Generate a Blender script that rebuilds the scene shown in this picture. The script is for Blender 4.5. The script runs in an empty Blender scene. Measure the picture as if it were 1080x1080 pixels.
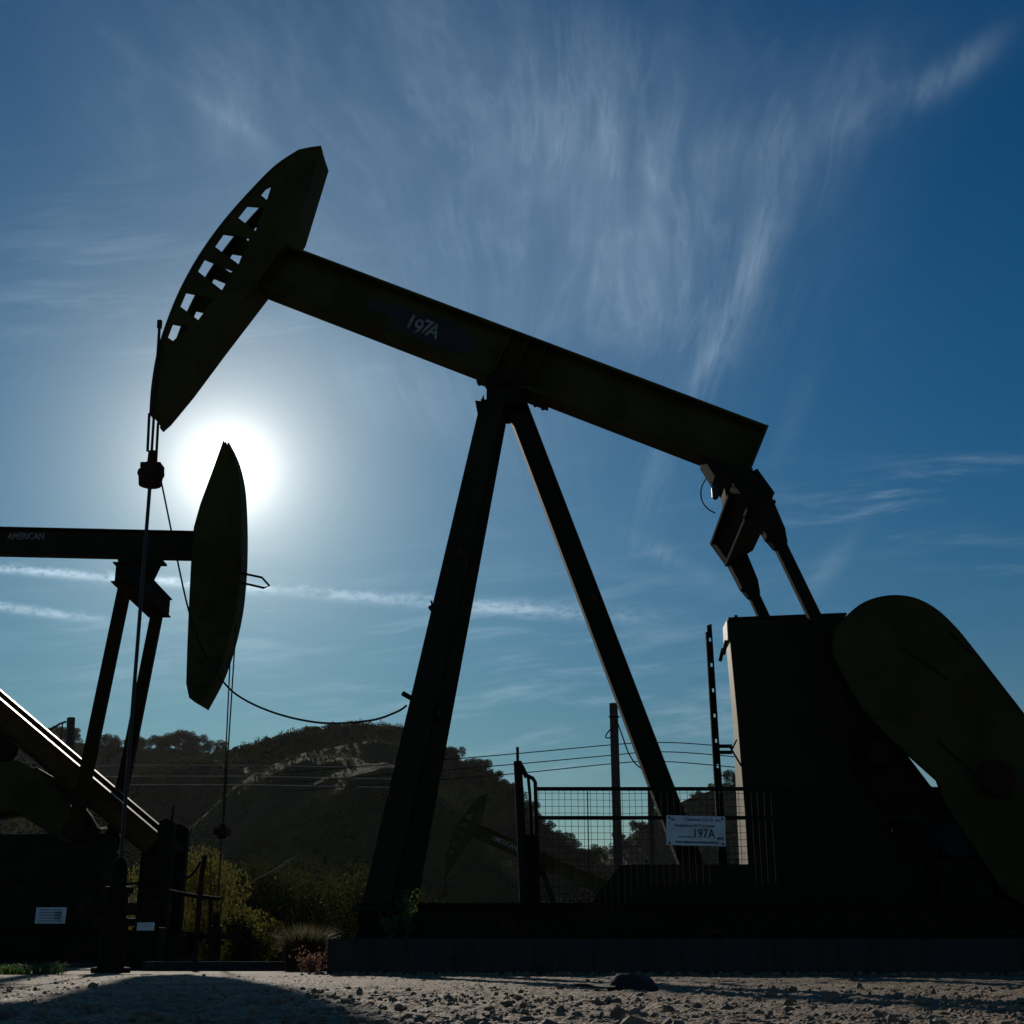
import bpy, bmesh, math, random
from mathutils import Vector, Matrix, noise
from mathutils.geometry import tessellate_polygon
random.seed(7)
R = math.radians
scene = bpy.context.scene
COL = scene.collection
V = Vector

# ------------------------------------------------------------------ camera
FPX, HC = 1400.0, 0.12                      # focal length for a 1080 wide frame, lens height
TILT = math.atan(470.0 / FPX)
RIGHT, FWD, UP = V((1, 0, 0)), V((0, math.cos(TILT), math.sin(TILT))), V((0, -math.sin(TILT), math.cos(TILT)))
CAM = V((0, 0, HC))
def ray(px, py):
    return (RIGHT * ((px - 540) / FPX) + UP * ((540 - py) / FPX) + FWD)
def at(px, py, Y):                          # point of the photograph at depth Y
    d = ray(px, py)
    return CAM + d * (Y / d.y)
def onz(px, py, z=0.0):
    d = ray(px, py)
    return CAM + d * ((z - HC) / d.z)

cd = bpy.data.cameras.new('camera')
cam = bpy.data.objects.new('camera', cd); COL.objects.link(cam)
cam.location = CAM; cam.rotation_euler = (math.pi / 2 + TILT, 0, 0)
cd.sensor_width = 36; cd.lens = 36 * FPX / 1080; cd.clip_start = 0.05; cd.clip_end = 6000
scene.camera = cam

# ------------------------------------------------------------------ mesh helpers
ORG = {}
class Frame:
    def __init__(s, x, y, yaw):
        s.o = V((x, y, 0)); a = R(yaw)
        s.u = V((math.cos(a), math.sin(a), 0)); s.v = V((-math.sin(a), math.cos(a), 0))
    def w(s, u, v, z): return s.o + s.u * u + s.v * v + V((0, 0, z))
    def uz(s, px, py, v):
        d = ray(px, py)
        t = (v - (CAM - s.o).dot(s.v)) / d.dot(s.v)
        p = CAM + d * t - s.o
        return (p.dot(s.u), p.z)
    def P(s, px, py, v):
        u, z = s.uz(px, py, v); return s.w(u, v, z)
WORLD = Frame(0, 0, 0)

class MB:
    def __init__(s): s.v = []; s.f = []
    def add(s, vs, fs):
        n = len(s.v); s.v += [V(p) for p in vs]; s.f += [tuple(i + n for i in f) for f in fs]; return s
    def bar(s, p0, p1, side, w, h, w1=None, h1=None):
        p0, p1 = V(p0), V(p1); t = (p1 - p0).normalized()
        sd = V(side); sd = (sd - t * sd.dot(t)).normalized(); n = t.cross(sd)
        w1 = w if w1 is None else w1; h1 = h if h1 is None else h1
        vs = []
        for p, a, b in ((p0, w, h), (p1, w1, h1)):
            for i, j in ((-1, -1), (1, -1), (1, 1), (-1, 1)):
                vs.append(p + sd * (i * a / 2) + n * (j * b / 2))
        return s.add(vs, [(3, 2, 1, 0), (4, 5, 6, 7), (0, 1, 5, 4), (1, 2, 6, 5), (2, 3, 7, 6), (3, 0, 4, 7)])
    def ibeam(s, p0, p1, side, w, d, tf=0.022, tw=0.014):
        p0, p1 = V(p0), V(p1); t = (p1 - p0).normalized()
        sd = V(side); sd = (sd - t * sd.dot(t)).normalized(); n = t.cross(sd)
        for k in (-1, 1):
            o = n * (k * (d - tf) / 2); s.bar(p0 + o, p1 + o, sd, w, tf)
        return s.bar(p0, p1, sd, tw, d - 2 * tf)
    def box(s, x0, x1, y0, y1, z0, z1, fr=WORLD):
        vs = [fr.w(x, y, z) for z in (z0, z1) for x, y in ((x0, y0), (x1, y0), (x1, y1), (x0, y1))]
        return s.add(vs, [(3, 2, 1, 0), (4, 5, 6, 7), (0, 1, 5, 4), (1, 2, 6, 5), (2, 3, 7, 6), (3, 0, 4, 7)])
    def prism(s, fr, loop, v0, v1, holes=()):
        loops = [list(loop)] + [list(h) for h in holes]
        flat = [p for l in loops for p in l]; n = len(flat)
        tris = tessellate_polygon([[V((a, b, 0)) for a, b in l] for l in loops])
        fs = [tuple(t) for t in tris] + [tuple(i + n for i in reversed(t)) for t in tris]
        k = 0
        for l in loops:
            m = len(l)
            for i in range(m):
                a, b = k + i, k + (i + 1) % m
                fs.append((a, b, b + n, a + n))
            k += m
        return s.add([fr.w(a, v0, b) for a, b in flat] + [fr.w(a, v1, b) for a, b in flat], fs)
    def strip(s, fr, line, th, v0, v1):      # curved plate: polyline (u,z) with thickness
        out = offset(line, th)
        n = len(line)
        for i in range(n - 1):
            s.prism(fr, [line[i], line[i + 1], out[i + 1], out[i]], v0, v1)
        return s
    def tube(s, pts, r, n=8, r1=None):
        pts = [V(p) for p in pts]; m = len(pts); rings = []
        ref = V((0.31, 0.17, 0.93))
        for i, p in enumerate(pts):
            t = (pts[min(i + 1, m - 1)] - pts[max(i - 1, 0)]).normalized()
            a = t.cross(ref)
            if a.length < 1e-3: a = t.cross(V((1, 0, 0)))
            a.normalize(); b = t.cross(a)
            rr = r if r1 is None else r + (r1 - r) * i / (m - 1)
            rings.append([p + (a * math.cos(2 * math.pi * k / n) + b * math.sin(2 * math.pi * k / n)) * rr for k in range(n)])
        vs = [q for ring in rings for q in ring]
        fs = [(i * n + k, i * n + (k + 1) % n, (i + 1) * n + (k + 1) % n, (i + 1) * n + k) for i in range(m - 1) for k in range(n)]
        fs += [tuple(reversed(range(n))), tuple(range((m - 1) * n, m * n))]
        return s.add(vs, fs)
    def lathe(s, base, axis, prof, n=20):     # prof: (distance along axis, radius)
        base, t = V(base), V(axis).normalized()
        a = t.orthogonal().normalized(); b = t.cross(a)
        vs = [base + t * d + (a * math.cos(2 * math.pi * k / n) + b * math.sin(2 * math.pi * k / n)) * max(r, 1e-4) for d, r in prof for k in range(n)]
        m = len(prof)
        fs = [(i * n + k, i * n + (k + 1) % n, (i + 1) * n + (k + 1) % n, (i + 1) * n + k) for i in range(m - 1) for k in range(n)]
        fs += [tuple(reversed(range(n))), tuple(range((m - 1) * n, m * n))]
        return s.add(vs, fs)
    def build(s, name, m, parent=None, bevel=0.0, smooth=False, recalc=True):
        me = bpy.data.meshes.new(name)
        if parent is not None: org = ORG[parent.name]
        else:
            xs = [p.x for p in s.v]; ys = [p.y for p in s.v]
            org = V(((min(xs) + max(xs)) / 2, (min(ys) + max(ys)) / 2, min(p.z for p in s.v)))
        me.from_pydata([p - org for p in s.v], [], s.f)
        if recalc:
            bm = bmesh.new(); bm.from_mesh(me); bmesh.ops.recalc_face_normals(bm, faces=bm.faces); bm.to_mesh(me); bm.free()
        if smooth:
            me.polygons.foreach_set('use_smooth', [True] * len(me.polygons))
        me.materials.append(m)
        o = bpy.data.objects.new(name, me); COL.objects.link(o)
        if parent is not None: o.parent = parent
        else: o.location = org
        ORG[o.name] = org
        if bevel:
            b = o.modifiers.new('bevel', 'BEVEL'); b.width = bevel; b.segments = 2; b.limit_method = 'ANGLE'; b.angle_limit = R(40)
        return o

def offset(line, th):
    n = len(line); out = []
    for i in range(n):
        a, b = V(line[max(i - 1, 0)]), V(line[min(i + 1, n - 1)])
        t = (b - a).normalized(); out.append((line[i][0] - t.y * th, line[i][1] + t.x * th))
    return out
def smooth_line(pts, k=6):                   # Catmull-Rom through points
    pts = [V(p) for p in pts]; out = []
    for i in range(len(pts) - 1):
        p0, p1, p2, p3 = pts[max(i - 1, 0)], pts[i], pts[i + 1], pts[min(i + 2, len(pts) - 1)]
        for j in range(k):
            t = j / k
            out.append(0.5 * ((2 * p1) + (p2 - p0) * t + (2 * p0 - 5 * p1 + 4 * p2 - p3) * t * t + (3 * p1 - p0 - 3 * p2 + p3) * t ** 3))
    out.append(pts[-1]); return out
def sm2(pts, k=5): return [(p.x, p.y) for p in smooth_line([V((a, b, 0)) for a, b in pts], k)]

def tag(o, label=None, cat=None, group=None, kind=None):
    if label: o['label'] = label
    if cat: o['category'] = cat
    if group: o['group'] = group
    if kind: o['kind'] = kind
    return o
def empty(name, loc, label, cat, group=None):
    o = bpy.data.objects.new(name, None); COL.objects.link(o); o.location = loc; o.empty_display_size = 0.3
    ORG[o.name] = V(loc); return tag(o, label, cat, group)

def text_geo(body, size, depth=0.002):
    c = bpy.data.curves.new('lettering', 'FONT'); c.body = body; c.size = size; c.extrude = depth; c.offset = 0.012 * size; c.align_x = 'CENTER'; c.align_y = 'CENTER'
    c.resolution_u = 3
    o = bpy.data.objects.new('lettering', c); COL.objects.link(o)
    dg = bpy.context.evaluated_depsgraph_get(); dg.update()
    me = bpy.data.meshes.new_from_object(o.evaluated_get(dg))
    vs = [v.co.copy() for v in me.vertices]; fs = [tuple(p.vertices) for p in me.polygons]
    bpy.data.objects.remove(o); bpy.data.curves.remove(c); bpy.data.meshes.remove(me)
    return vs, fs
def put_text(mb, body, size, pos, rt, up, depth=0.002, sx=1.0):
    vs, fs = text_geo(body, size, depth); rt = V(rt).normalized(); up = V(up).normalized(); n = rt.cross(up)
    mb.add([V(pos) + rt * (p.x * sx) + up * p.y + n * p.z for p in vs], fs)

# ------------------------------------------------------------------ materials
def mat(name, c1, c2=None, scale=4.0, rough=0.55, metal=0.0, bump=0.0, bscale=40.0, lo=0.42, hi=0.62, c3=None, s3=1.5, lo3=0.6, hi3=0.7, spec=0.5, stretch=None, trans=None):
    m = bpy.data.materials.new(name); m.use_nodes = True; nt = m.node_tree; N, L = nt.nodes, nt.links
    b = N['Principled BSDF']; b.inputs['Roughness'].default_value = rough; b.inputs['Metallic'].default_value = metal
    b.inputs['Specular IOR Level'].default_value = spec
    tc = N.new('ShaderNodeTexCoord'); co = tc.outputs['Object']
    if stretch:
        mp = N.new('ShaderNodeMapping'); mp.inputs['Scale'].default_value = stretch; L.new(co, mp.inputs['Vector']); co = mp.outputs[0]
    def ns(s, d=6, r=0.6):
        n = N.new('ShaderNodeTexNoise'); n.inputs['Scale'].default_value = s; n.inputs['Detail'].default_value = d; n.inputs['Roughness'].default_value = r
        L.new(co, n.inputs['Vector']); return n
    def ramp(src, a, bb):
        r = N.new('ShaderNodeMapRange'); r.inputs['From Min'].default_value = a; r.inputs['From Max'].default_value = bb; L.new(src, r.inputs['Value']); return r.outputs[0]
    colsock = None
    if c2 is None: c2 = tuple(x * 0.8 for x in c1)
    mx = N.new('ShaderNodeMix'); mx.data_type = 'RGBA'; mx.inputs['A'].default_value = (*c1, 1); mx.inputs['B'].default_value = (*c2, 1)
    n1 = ns(scale); L.new(ramp(n1.outputs['Fac'], lo, hi), mx.inputs['Factor']); colsock = mx.outputs['Result']
    if c3:
        m2 = N.new('ShaderNodeMix'); m2.data_type = 'RGBA'; m2.inputs['B'].default_value = (*c3, 1); L.new(colsock, m2.inputs['A'])
        n3 = ns(s3, 9, 0.7); L.new(ramp(n3.outputs['Fac'], lo3, hi3), m2.inputs['Factor']); colsock = m2.outputs['Result']
        rr = N.new('ShaderNodeMapRange'); rr.inputs['To Min'].default_value = rough; rr.inputs['To Max'].default_value = 0.85
        L.new(m2.inputs['Factor'].links[0].from_socket, rr.inputs['Value']); L.new(rr.outputs[0], b.inputs['Roughness'])
    L.new(colsock, b.inputs['Base Color'])
    if bump:
        nb = ns(bscale, 5); bp = N.new('ShaderNodeBump'); bp.inputs['Strength'].default_value = bump; bp.inputs['Distance'].default_value = 0.02 if bscale > 2 else 1.2
        L.new(nb.outputs['Fac'], bp.inputs['Height']); L.new(bp.outputs[0], b.inputs['Normal'])
    if trans:
        t = N.new('ShaderNodeBsdfTranslucent'); t.inputs['Color'].default_value = (*trans, 1); ms = N.new('ShaderNodeMixShader'); ms.inputs[0].default_value = 0.45
        L.new(b.outputs[0], ms.inputs[1]); L.new(t.outputs[0], ms.inputs[2]); L.new(ms.outputs[0], N['Material Output'].inputs['Surface'])
    return m
RUST = (0.09, 0.032, 0.014)
green = mat('dark_green_paint', (0.047, 0.049, 0.016), (0.032, 0.034, 0.011), 1.7, 0.8, 0, 0.2, 60, spec=0.08, lo=0.46, hi=0.56, c3=RUST, s3=2.6, lo3=0.60, hi3=0.68)
steel = mat('grimy_black_steel', (0.014, 0.013, 0.011), (0.022, 0.018, 0.014), 5, 0.85, 0.0, 0.25, 50, spec=0.03, c3=RUST, s3=4, lo3=0.62, hi3=0.72)
teal = mat('weathered_green_grey_paint', (0.022, 0.025, 0.016), (0.016, 0.018, 0.012), 3, 0.8, 0, 0.15, 60, spec=0.05, c3=RUST, s3=3, lo3=0.62, hi3=0.7)
ochre = mat('dull_ochre_paint', (0.030, 0.024, 0.010), (0.020, 0.016, 0.008), 4, 0.85, 0, 0.2, 50, spec=0.03, c3=(0.045, 0.022, 0.008), s3=2.2, lo3=0.54, hi3=0.66)
tan = mat('faded_ochre_paint', (0.052, 0.029, 0.008), (0.030, 0.017, 0.006), 4, 0.5, 0, 0.2, 50, c3=RUST, s3=2.2, lo3=0.56, hi3=0.68, spec=0.22)
tan.node_tree.nodes['Principled BSDF'].inputs['Specular Tint'].default_value = (1.0, 0.74, 0.40, 1)
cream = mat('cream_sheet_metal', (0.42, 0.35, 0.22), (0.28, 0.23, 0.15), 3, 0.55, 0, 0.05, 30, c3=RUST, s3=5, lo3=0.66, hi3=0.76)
housing_m = mat('dark_panel_paint', (0.020, 0.021, 0.010), (0.015, 0.016, 0.008), 2, 0.75, 0, 0.1, 40, spec=0.15, c3=RUST, s3=3, lo3=0.64, hi3=0.74)
wire_m = mat('wire_rope', (0.022, 0.021, 0.02), (0.015, 0.014, 0.013), 30, 0.7, 0, spec=0.2)
cable_m = mat('black_cable', (0.014, 0.014, 0.014), None, 10, 0.7, spec=0.1)
rod_m = mat('grey_steel_rod', (0.030, 0.030, 0.030), (0.018, 0.017, 0.016), 12, 0.5, 0, spec=0.25)
galv = mat('galvanised_wire', (0.45, 0.45, 0.46), (0.35, 0.35, 0.36), 12, 0.35, 0.9)
rust_m = mat('rusty_steel', (0.045, 0.02, 0.011), (0.02, 0.012, 0.009), 8, 0.85, 0, 0.4, 40, spec=0.12)
red_m = mat('faded_red_paint', (0.014, 0.006, 0.005), (0.010, 0.005, 0.004), 8, 0.8, spec=0.1)
blue_m = mat('faded_blue_paint', (0.010, 0.016, 0.030), (0.006, 0.009, 0.018), 8, 0.7, spec=0.15)
conc = mat('weathered_concrete', (0.034, 0.032, 0.028), (0.019, 0.018, 0.017), 3, 0.9, 0, 0.4, 25, stretch=(6, 6, 0.7), c3=(0.03, 0.03, 0.03), s3=1.2, lo3=0.5, hi3=0.7)
wood = mat('creosoted_wood', (0.06, 0.045, 0.034), (0.035, 0.028, 0.022), 6, 0.9, 0, 0.5, 20, stretch=(8, 8, 0.6))
white = mat('white_sign_enamel', (0.60, 0.69, 0.76), (0.46, 0.54, 0.60), 9, 0.5, c3=(0.25, 0.20, 0.15), s3=11, lo3=0.64, hi3=0.74)
ink = mat('black_sign_ink', (0.02, 0.02, 0.03), None, 5, 0.5)
navy = mat('navy_sign_ink', (0.025, 0.05, 0.11), None, 5, 0.5)
letter = mat('chalky_white_lettering', (0.22, 0.25, 0.28), (0.02, 0.022, 0.025), 22, 0.8, lo=0.55, hi=0.66)
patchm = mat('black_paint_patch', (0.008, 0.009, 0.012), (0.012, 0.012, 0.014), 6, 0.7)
cloth = mat('black_cloth', (0.014, 0.013, 0.013), (0.022, 0.02, 0.018), 20, 0.85, 0, 0.4, 80)
gravel_m = mat('gravel_stone', (0.24, 0.17, 0.105), (0.11, 0.08, 0.055), 20, 0.75, 0, 0.5, 120)
leaf_dark = mat('dark_leaf', (0.040, 0.052, 0.022), (0.026, 0.032, 0.013), 2, 0.7, trans=(0.035, 0.042, 0.01), spec=0.1)
leaf_mid = mat('olive_leaf', (0.045, 0.052, 0.018), (0.03, 0.036, 0.012), 2, 0.7, trans=(0.055, 0.058, 0.012), spec=0.1)
leaf_lite = mat('willow_leaf', (0.11, 0.115, 0.035), (0.08, 0.08, 0.025), 3, 0.6, trans=(0.18, 0.155, 0.03), spec=0.15)
straw = mat('dry_straw', (0.06, 0.058, 0.028), (0.035, 0.035, 0.018), 6, 0.7, trans=(0.17, 0.15, 0.08), spec=0.1)
pink = mat('dry_pinkish_leaf', (0.22, 0.11, 0.075), (0.13, 0.07, 0.05), 12, 0.7, trans=(0.30, 0.16, 0.11))
weed_m = mat('weed_leaf', (0.04, 0.085, 0.028), (0.03, 0.06, 0.022), 5, 0.6, trans=(0.08, 0.16, 0.03))
bark = mat('bark', (0.05, 0.038, 0.028), (0.03, 0.024, 0.02), 8, 0.9, 0, 0.5, 20)
hill_m = mat('grassy_hill', (0.033, 0.045, 0.009), (0.022, 0.031, 0.007), 0.06, 0.95, 0, 1.0, 0.9, c3=(0.030, 0.032, 0.012), s3=0.035, lo3=0.44, hi3=0.54, spec=0.05)
hill_cliff = mat('eroded_hill', (0.033, 0.045, 0.009), (0.022, 0.031, 0.007), 0.07, 0.95, 0, 1.0, 0.9, c3=(0.036, 0.036, 0.020), s3=0.06, lo3=0.62, hi3=0.76, spec=0.05)

def ground_material():
    m = bpy.data.materials.new('gravel_ground'); m.use_nodes = True; nt = m.node_tree; N, L = nt.nodes, nt.links
    b = N['Principled BSDF']; b.inputs['Roughness'].default_value = 0.8; b.inputs['Specular IOR Level'].default_value = 0.4
    tc = N.new('ShaderNodeTexCoord')
    n1 = N.new('ShaderNodeTexNoise'); n1.inputs['Scale'].default_value = 1.3; n1.inputs['Detail'].default_value = 8
    n2 = N.new('ShaderNodeTexNoise'); n2.inputs['Scale'].default_value = 90; n2.inputs['Detail'].default_value = 4
    vo = N.new('ShaderNodeTexVoronoi'); vo.inputs['Scale'].default_value = 110
    for n in (n1, n2, vo): L.new(tc.outputs['Object'], n.inputs['Vector'])
    r1 = N.new('ShaderNodeValToRGB'); r1.color_ramp.elements[0].color = (0.155, 0.108, 0.062, 1); r1.color_ramp.elements[1].color = (0.33, 0.226, 0.130, 1)
    r1.color_ramp.elements[0].position = 0.35; r1.color_ramp.elements[1].position = 0.65; L.new(n1.outputs['Fac'], r1.inputs[0])
    mx = N.new('ShaderNodeMix'); mx.data_type = 'RGBA'; mx.blend_type = 'MULTIPLY'; mx.inputs['Factor'].default_value = 0.6
    r2 = N.new('ShaderNodeValToRGB'); r2.color_ramp.elements[0].color = (0.35, 0.35, 0.36, 1); r2.color_ramp.elements[1].color = (1.3, 1.25, 1.2, 1)
    r2.color_ramp.elements[0].position = 0.3; r2.color_ramp.elements[1].position = 0.7; L.new(n2.outputs['Fac'], r2.inputs[0])
    L.new(r1.outputs[0], mx.inputs['A']); L.new(r2.outputs[0], mx.inputs['B']); L.new(mx.outputs['Result'], b.inputs['Base Color'])
    ad = N.new('ShaderNodeMath'); ad.operation = 'ADD'; L.new(vo.outputs['Distance'], ad.inputs[0]); L.new(n2.outputs['Fac'], ad.inputs[1])
    bp = N.new('ShaderNodeBump'); bp.inputs['Strength'].default_value = 0.8; bp.inputs['Distance'].default_value = 0.006
    L.new(ad.outputs[0], bp.inputs['Height']); L.new(bp.outputs[0], b.inputs['Normal'])
    return m

# ------------------------------------------------------------------ sun and sky
SUNPX = (240, 494)
S = ray(*SUNPX).normalized()
sl = bpy.data.lights.new('sun', 'SUN'); sl.energy = 5.0; sl.angle = R(0.53); sl.color = (1.0, 0.90, 0.76)
so = bpy.data.objects.new('sun', sl); COL.objects.link(so); so.rotation_euler = S.to_track_quat('Z', 'Y').to_euler(); so.location = (-10, 40, 30)

def make_world():
    w = bpy.data.worlds.new('World'); scene.world = w; w.use_nodes = True; nt = w.node_tree; N, L = nt.nodes, nt.links
    class X:                                   # tiny expression layer over math nodes
        def __init__(s, k): s.k = k
        def __add__(a, b): return mth('ADD', a, b)
        __radd__ = __add__
        def __sub__(a, b): return mth('SUBTRACT', a, b)
        def __rsub__(a, b): return mth('SUBTRACT', b, a)
        def __mul__(a, b): return mth('MULTIPLY', a, b)
        __rmul__ = __mul__
        def __truediv__(a, b): return mth('DIVIDE', a, b)
    def plug(x, sock):
        if isinstance(x, X): L.new(x.k, sock)
        else: sock.default_value = x
    def mth(op, a, b=None, c=None, clamp=False):
        n = N.new('ShaderNodeMath'); n.operation = op; n.use_clamp = clamp
        for i, v in enumerate((a, b, c)):
            if v is not None: plug(v, n.inputs[i])
        return X(n.outputs[0])
    def exp(a): return mth('EXPONENT', a)
    def comb(x, y, z=0.0):
        n = N.new('ShaderNodeCombineXYZ'); plug(x, n.inputs[0]); plug(y, n.inputs[1]); plug(z, n.inputs[2]); return n.outputs[0]
    def nz(vec, sc=1.0, det=6, ro=0.6, dist=0.0):
        n = N.new('ShaderNodeTexNoise'); n.inputs['Scale'].default_value = sc; n.inputs['Detail'].default_value = det
        n.inputs['Roughness'].default_value = ro; n.inputs['Distortion'].default_value = dist; L.new(vec, n.inputs['Vector']); return X(n.outputs['Fac'])
    def sstep(x, a, b):
        n = N.new('ShaderNodeMapRange'); n.interpolation_type = 'SMOOTHSTEP'; plug(x, n.inputs[0]); n.inputs[1].default_value = a; n.inputs[2].default_value = b; return X(n.outputs[0])
    tc = N.new('ShaderNodeTexCoord'); D = tc.outputs['Generated']
    def dot(vec):
        n = N.new('ShaderNodeVectorMath'); n.operation = 'DOT_PRODUCT'; L.new(D, n.inputs[0]); n.inputs[1].default_value = vec; return X(n.outputs['Value'])
    # a tangent patch of the sky sphere around a fixed direction, in 1/1400 radian units
    fz = mth('MAXIMUM', dot(FWD), 0.12)
    x = dot(RIGHT) / fz * FPX + 540.0
    y = 540.0 - dot(UP) / fz * FPX
    th = mth('ARCCOSINE', mth('MINIMUM', dot(S), 0.9999999)) * (180 / math.pi)      # degrees from the sun
    def blob(cx, cy, lx, ly, ang=0.0):
        c, s_ = math.cos(R(ang)), math.sin(R(ang))
        a = ((x - cx) * c + (y - cy) * s_) * (1 / lx); b = ((y - cy) * c - (x - cx) * s_) * (1 / ly)
        return exp((a * a + b * b) * -1.0)
    # --- radiating cirrus fibres
    wx = nz(comb(x * 0.004, y * 0.004), 1, 1) - 0.5
    wy = nz(comb(x * 0.004, y * 0.004, 7.3), 1, 1) - 0.5
    ax = x + wx * 130.0; ay = y + wy * 130.0
    ang = mth('ARCTAN2', ax - 610.0, 800.0 - ay); rad = mth('SQRT', (ax - 610.0) * (ax - 610.0) + (ay - 800.0) * (ay - 800.0))
    f1 = nz(comb(ang * 9.0, rad * 0.0042), 1, 8, 0.56, 0.12)
    f2 = nz(comb(ang * 26.0, rad * 0.008, 3.1), 1, 6, 0.56, 0.2)
    rg = mth('POWER', 1.0 - mth('ABSOLUTE', nz(comb(ang * 15.0 + wy * 1.5, rad * 0.006, 5.5), 1, 6, 0.62, 0.25) * 2.0 - 1.0), 9.0)
    cl = nz(comb(x * 0.0075, y * 0.0075, 1.7), 1, 6, 0.6)
    fib = sstep(f1 * 0.55 + f2 * 0.30 + cl * 0.25, 0.42, 0.78)
    region = (blob(470, 90, 330, 150, 25) * 0.85 + blob(610, 230, 150, 190, 0) * 1.0 + blob(650, 270, 60, 120, -12) * 0.8 + blob(300, 180, 150, 90, 35) * 0.5
              + blob(790, 210, 70, 170, 22) * 0.6 + blob(420, 410, 120, 40, 20) * 0.5 + blob(860, 120, 160, 60, -32) * 0.45 + blob(180, 90, 170, 90, 35) * 0.3)
    veil = region * (fib * 0.48 + rg * 0.28 * sstep(cl, 0.35, 0.6) + 0.34)
    fil = (blob(772, 325, 95, 13, -66) + blob(798, 240, 60, 12, -80) * 0.5 + blob(755, 385, 40, 14, -60) * 0.5) * 0.75 \
        + blob(1000, 75, 60, 15, -35) * 0.5 + blob(930, 110, 90, 18, -22) * 0.35 + blob(700, 255, 50, 8, 62) * 0.35 + blob(690, 195, 40, 7, 55) * 0.3 \
        + blob(842, 425, 50, 10, -68) * 0.25 + blob(240, 125, 60, 9, 32) * 0.30 + blob(690, 500, 70, 16, -78) * 0.22 + blob(710, 590, 60, 10, 28) * 0.32 + blob(872, 600, 45, 12, -52) * 0.35
    fil = fil * (sstep(f2 * 0.6 + f1 * 0.4, 0.36, 0.62) + rg * 0.5) * 1.25
    # --- low flat strata
    ly_ = y + x * 0.10 + wy * 40.0
    st = nz(comb(x * 0.0042, ly_ * 0.030), 1, 8, 0.62, 0.35)
    st2 = nz(comb(x * 0.012, ly_ * 0.10, 4.0), 1, 7, 0.65)
    stf = sstep(st * 0.7 + st2 * 0.3, 0.46, 0.70)
    low = stf * (blob(960, 515, 190, 26, -12) * 0.6 + blob(1040, 585, 130, 22, 12) * 0.45 + blob(560, 700, 300, 70, 6) * 0.45 + blob(540, 645, 90, 12, 6) * 0.5
          + blob(120, 690, 260, 90, 4) * 0.22 + blob(640, 760, 220, 50, 0) * 0.4 + blob(150, 280, 220, 90, 8) * 0.18 + blob(110, 330, 240, 40, 0) * 0.18)
    # --- two condensation trails
    pf = nz(comb(x * 0.075, y * 0.13, 2.0), 1, 5, 0.65); pl = nz(comb(x * 0.016, y * 0.02, 9.0), 1, 3)
    d1 = (y - (600.0 + x * 0.0775) + (pf - 0.5) * 9.0) * sstep(x, 1500.0, -300.0) * (1 / 3.9)
    t1 = exp(d1 * d1 * -1.0) * sstep(pf, 0.25, 0.65) * (sstep(pl, 0.30, 0.55) * 0.7 + 0.3) * sstep(x, 780.0, 520.0) * (sstep(x, 260.0, 120.0) * 0.4 + 0.6)
    d2 = (y - (640.0 + x * 0.13) + (pf - 0.5) * 5.0) * (1 / 4.5)
    t2 = exp(d2 * d2 * -1.0) * sstep(pf, 0.2, 0.7) * sstep(x, 140.0, 40.0)
    front = sstep(dot(FWD), 0.12, 0.4)
    ice = (veil * 0.75 + fil * 0.65 + low * 1.7 + (blob(690, 610, 260, 130, 0) * 0.22 + blob(330, 330, 260, 120, 10) * 0.08) * (0.6 + stf * 0.8) + t1 * 2.3 + t2 * 1.9) * front
    # --- light scattered round the sun
    core = exp(th * (-1 / 0.90)) * 2.3
    a1 = exp(th * (-1 / 2.6)) * 0.92; a2 = exp(th * (-1 / 6.5)) * 0.25; a3 = exp(th * (-1 / 11.0)) * 0.07
    def col(val, rgb):
        n = N.new('ShaderNodeVectorMath'); n.operation = 'SCALE'; n.inputs[0].default_value = rgb; plug(val, n.inputs['Scale']); return n.outputs[0]
    def vadd(a, b):
        n = N.new('ShaderNodeVectorMath'); n.operation = 'ADD'; L.new(a, n.inputs[0]); L.new(b, n.inputs[1]); return n.outputs[0]
    def vscale(a, k):
        n = N.new('ShaderNodeVectorMath'); n.operation = 'SCALE'; L.new(a, n.inputs[0]); plug(k, n.inputs['Scale']); return n.outputs[0]
    sky = N.new('ShaderNodeTexSky'); sky.sky_type = 'NISHITA'; sky.sun_disc = False
    sky.sun_elevation = math.asin(S.z); sky.sun_rotation = math.atan2(S.x, S.y); sky.air_density = 1.0; sky.dust_density = 0.08; sky.ozone_density = 3.0
    hs = N.new('ShaderNodeHueSaturation'); hs.inputs['Hue'].default_value = SKY_HUE; hs.inputs['Saturation'].default_value = SKY_SAT; hs.inputs['Value'].default_value = 1.0
    L.new(sky.outputs[0], hs.inputs['Color'])
    gn = N.new('ShaderNodeVectorMath'); gn.operation = 'MULTIPLY'; L.new(hs.outputs[0], gn.inputs[0]); gn.inputs[1].default_value = (0.02, 1.12, 1.24)
    sp_ = N.new('ShaderNodeSeparateXYZ'); L.new(D, sp_.inputs[0]); hz = exp(mth('MAXIMUM', X(sp_.outputs[2]), 0.0) * -6.5)
    base = vscale(gn.outputs[0], 1.0 - hz * 0.85)
    glow = vadd(vadd(vadd(vadd(col(exp(mth('MAXIMUM', X(sp_.outputs[2]), 0.0) * -12.0), (0.50, 0.44, 0.33)), col(a3, (0.45, 0.85, 0.95))), col(core, (1.0, 0.97, 0.90))), col(a1, (1.0, 0.97, 0.87))), col(a2, (1.2, 1.0, 0.75)))
    lit = mth('ADD', a2 * 1.1, 0.18)
    icec = col(ice * lit, (0.64, 0.84, 1.0))
    total = vadd(vadd(vscale(base, 1.0 - ice * 0.25), vscale(glow, GLOW_K)), vscale(icec, ICE_K))
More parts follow.
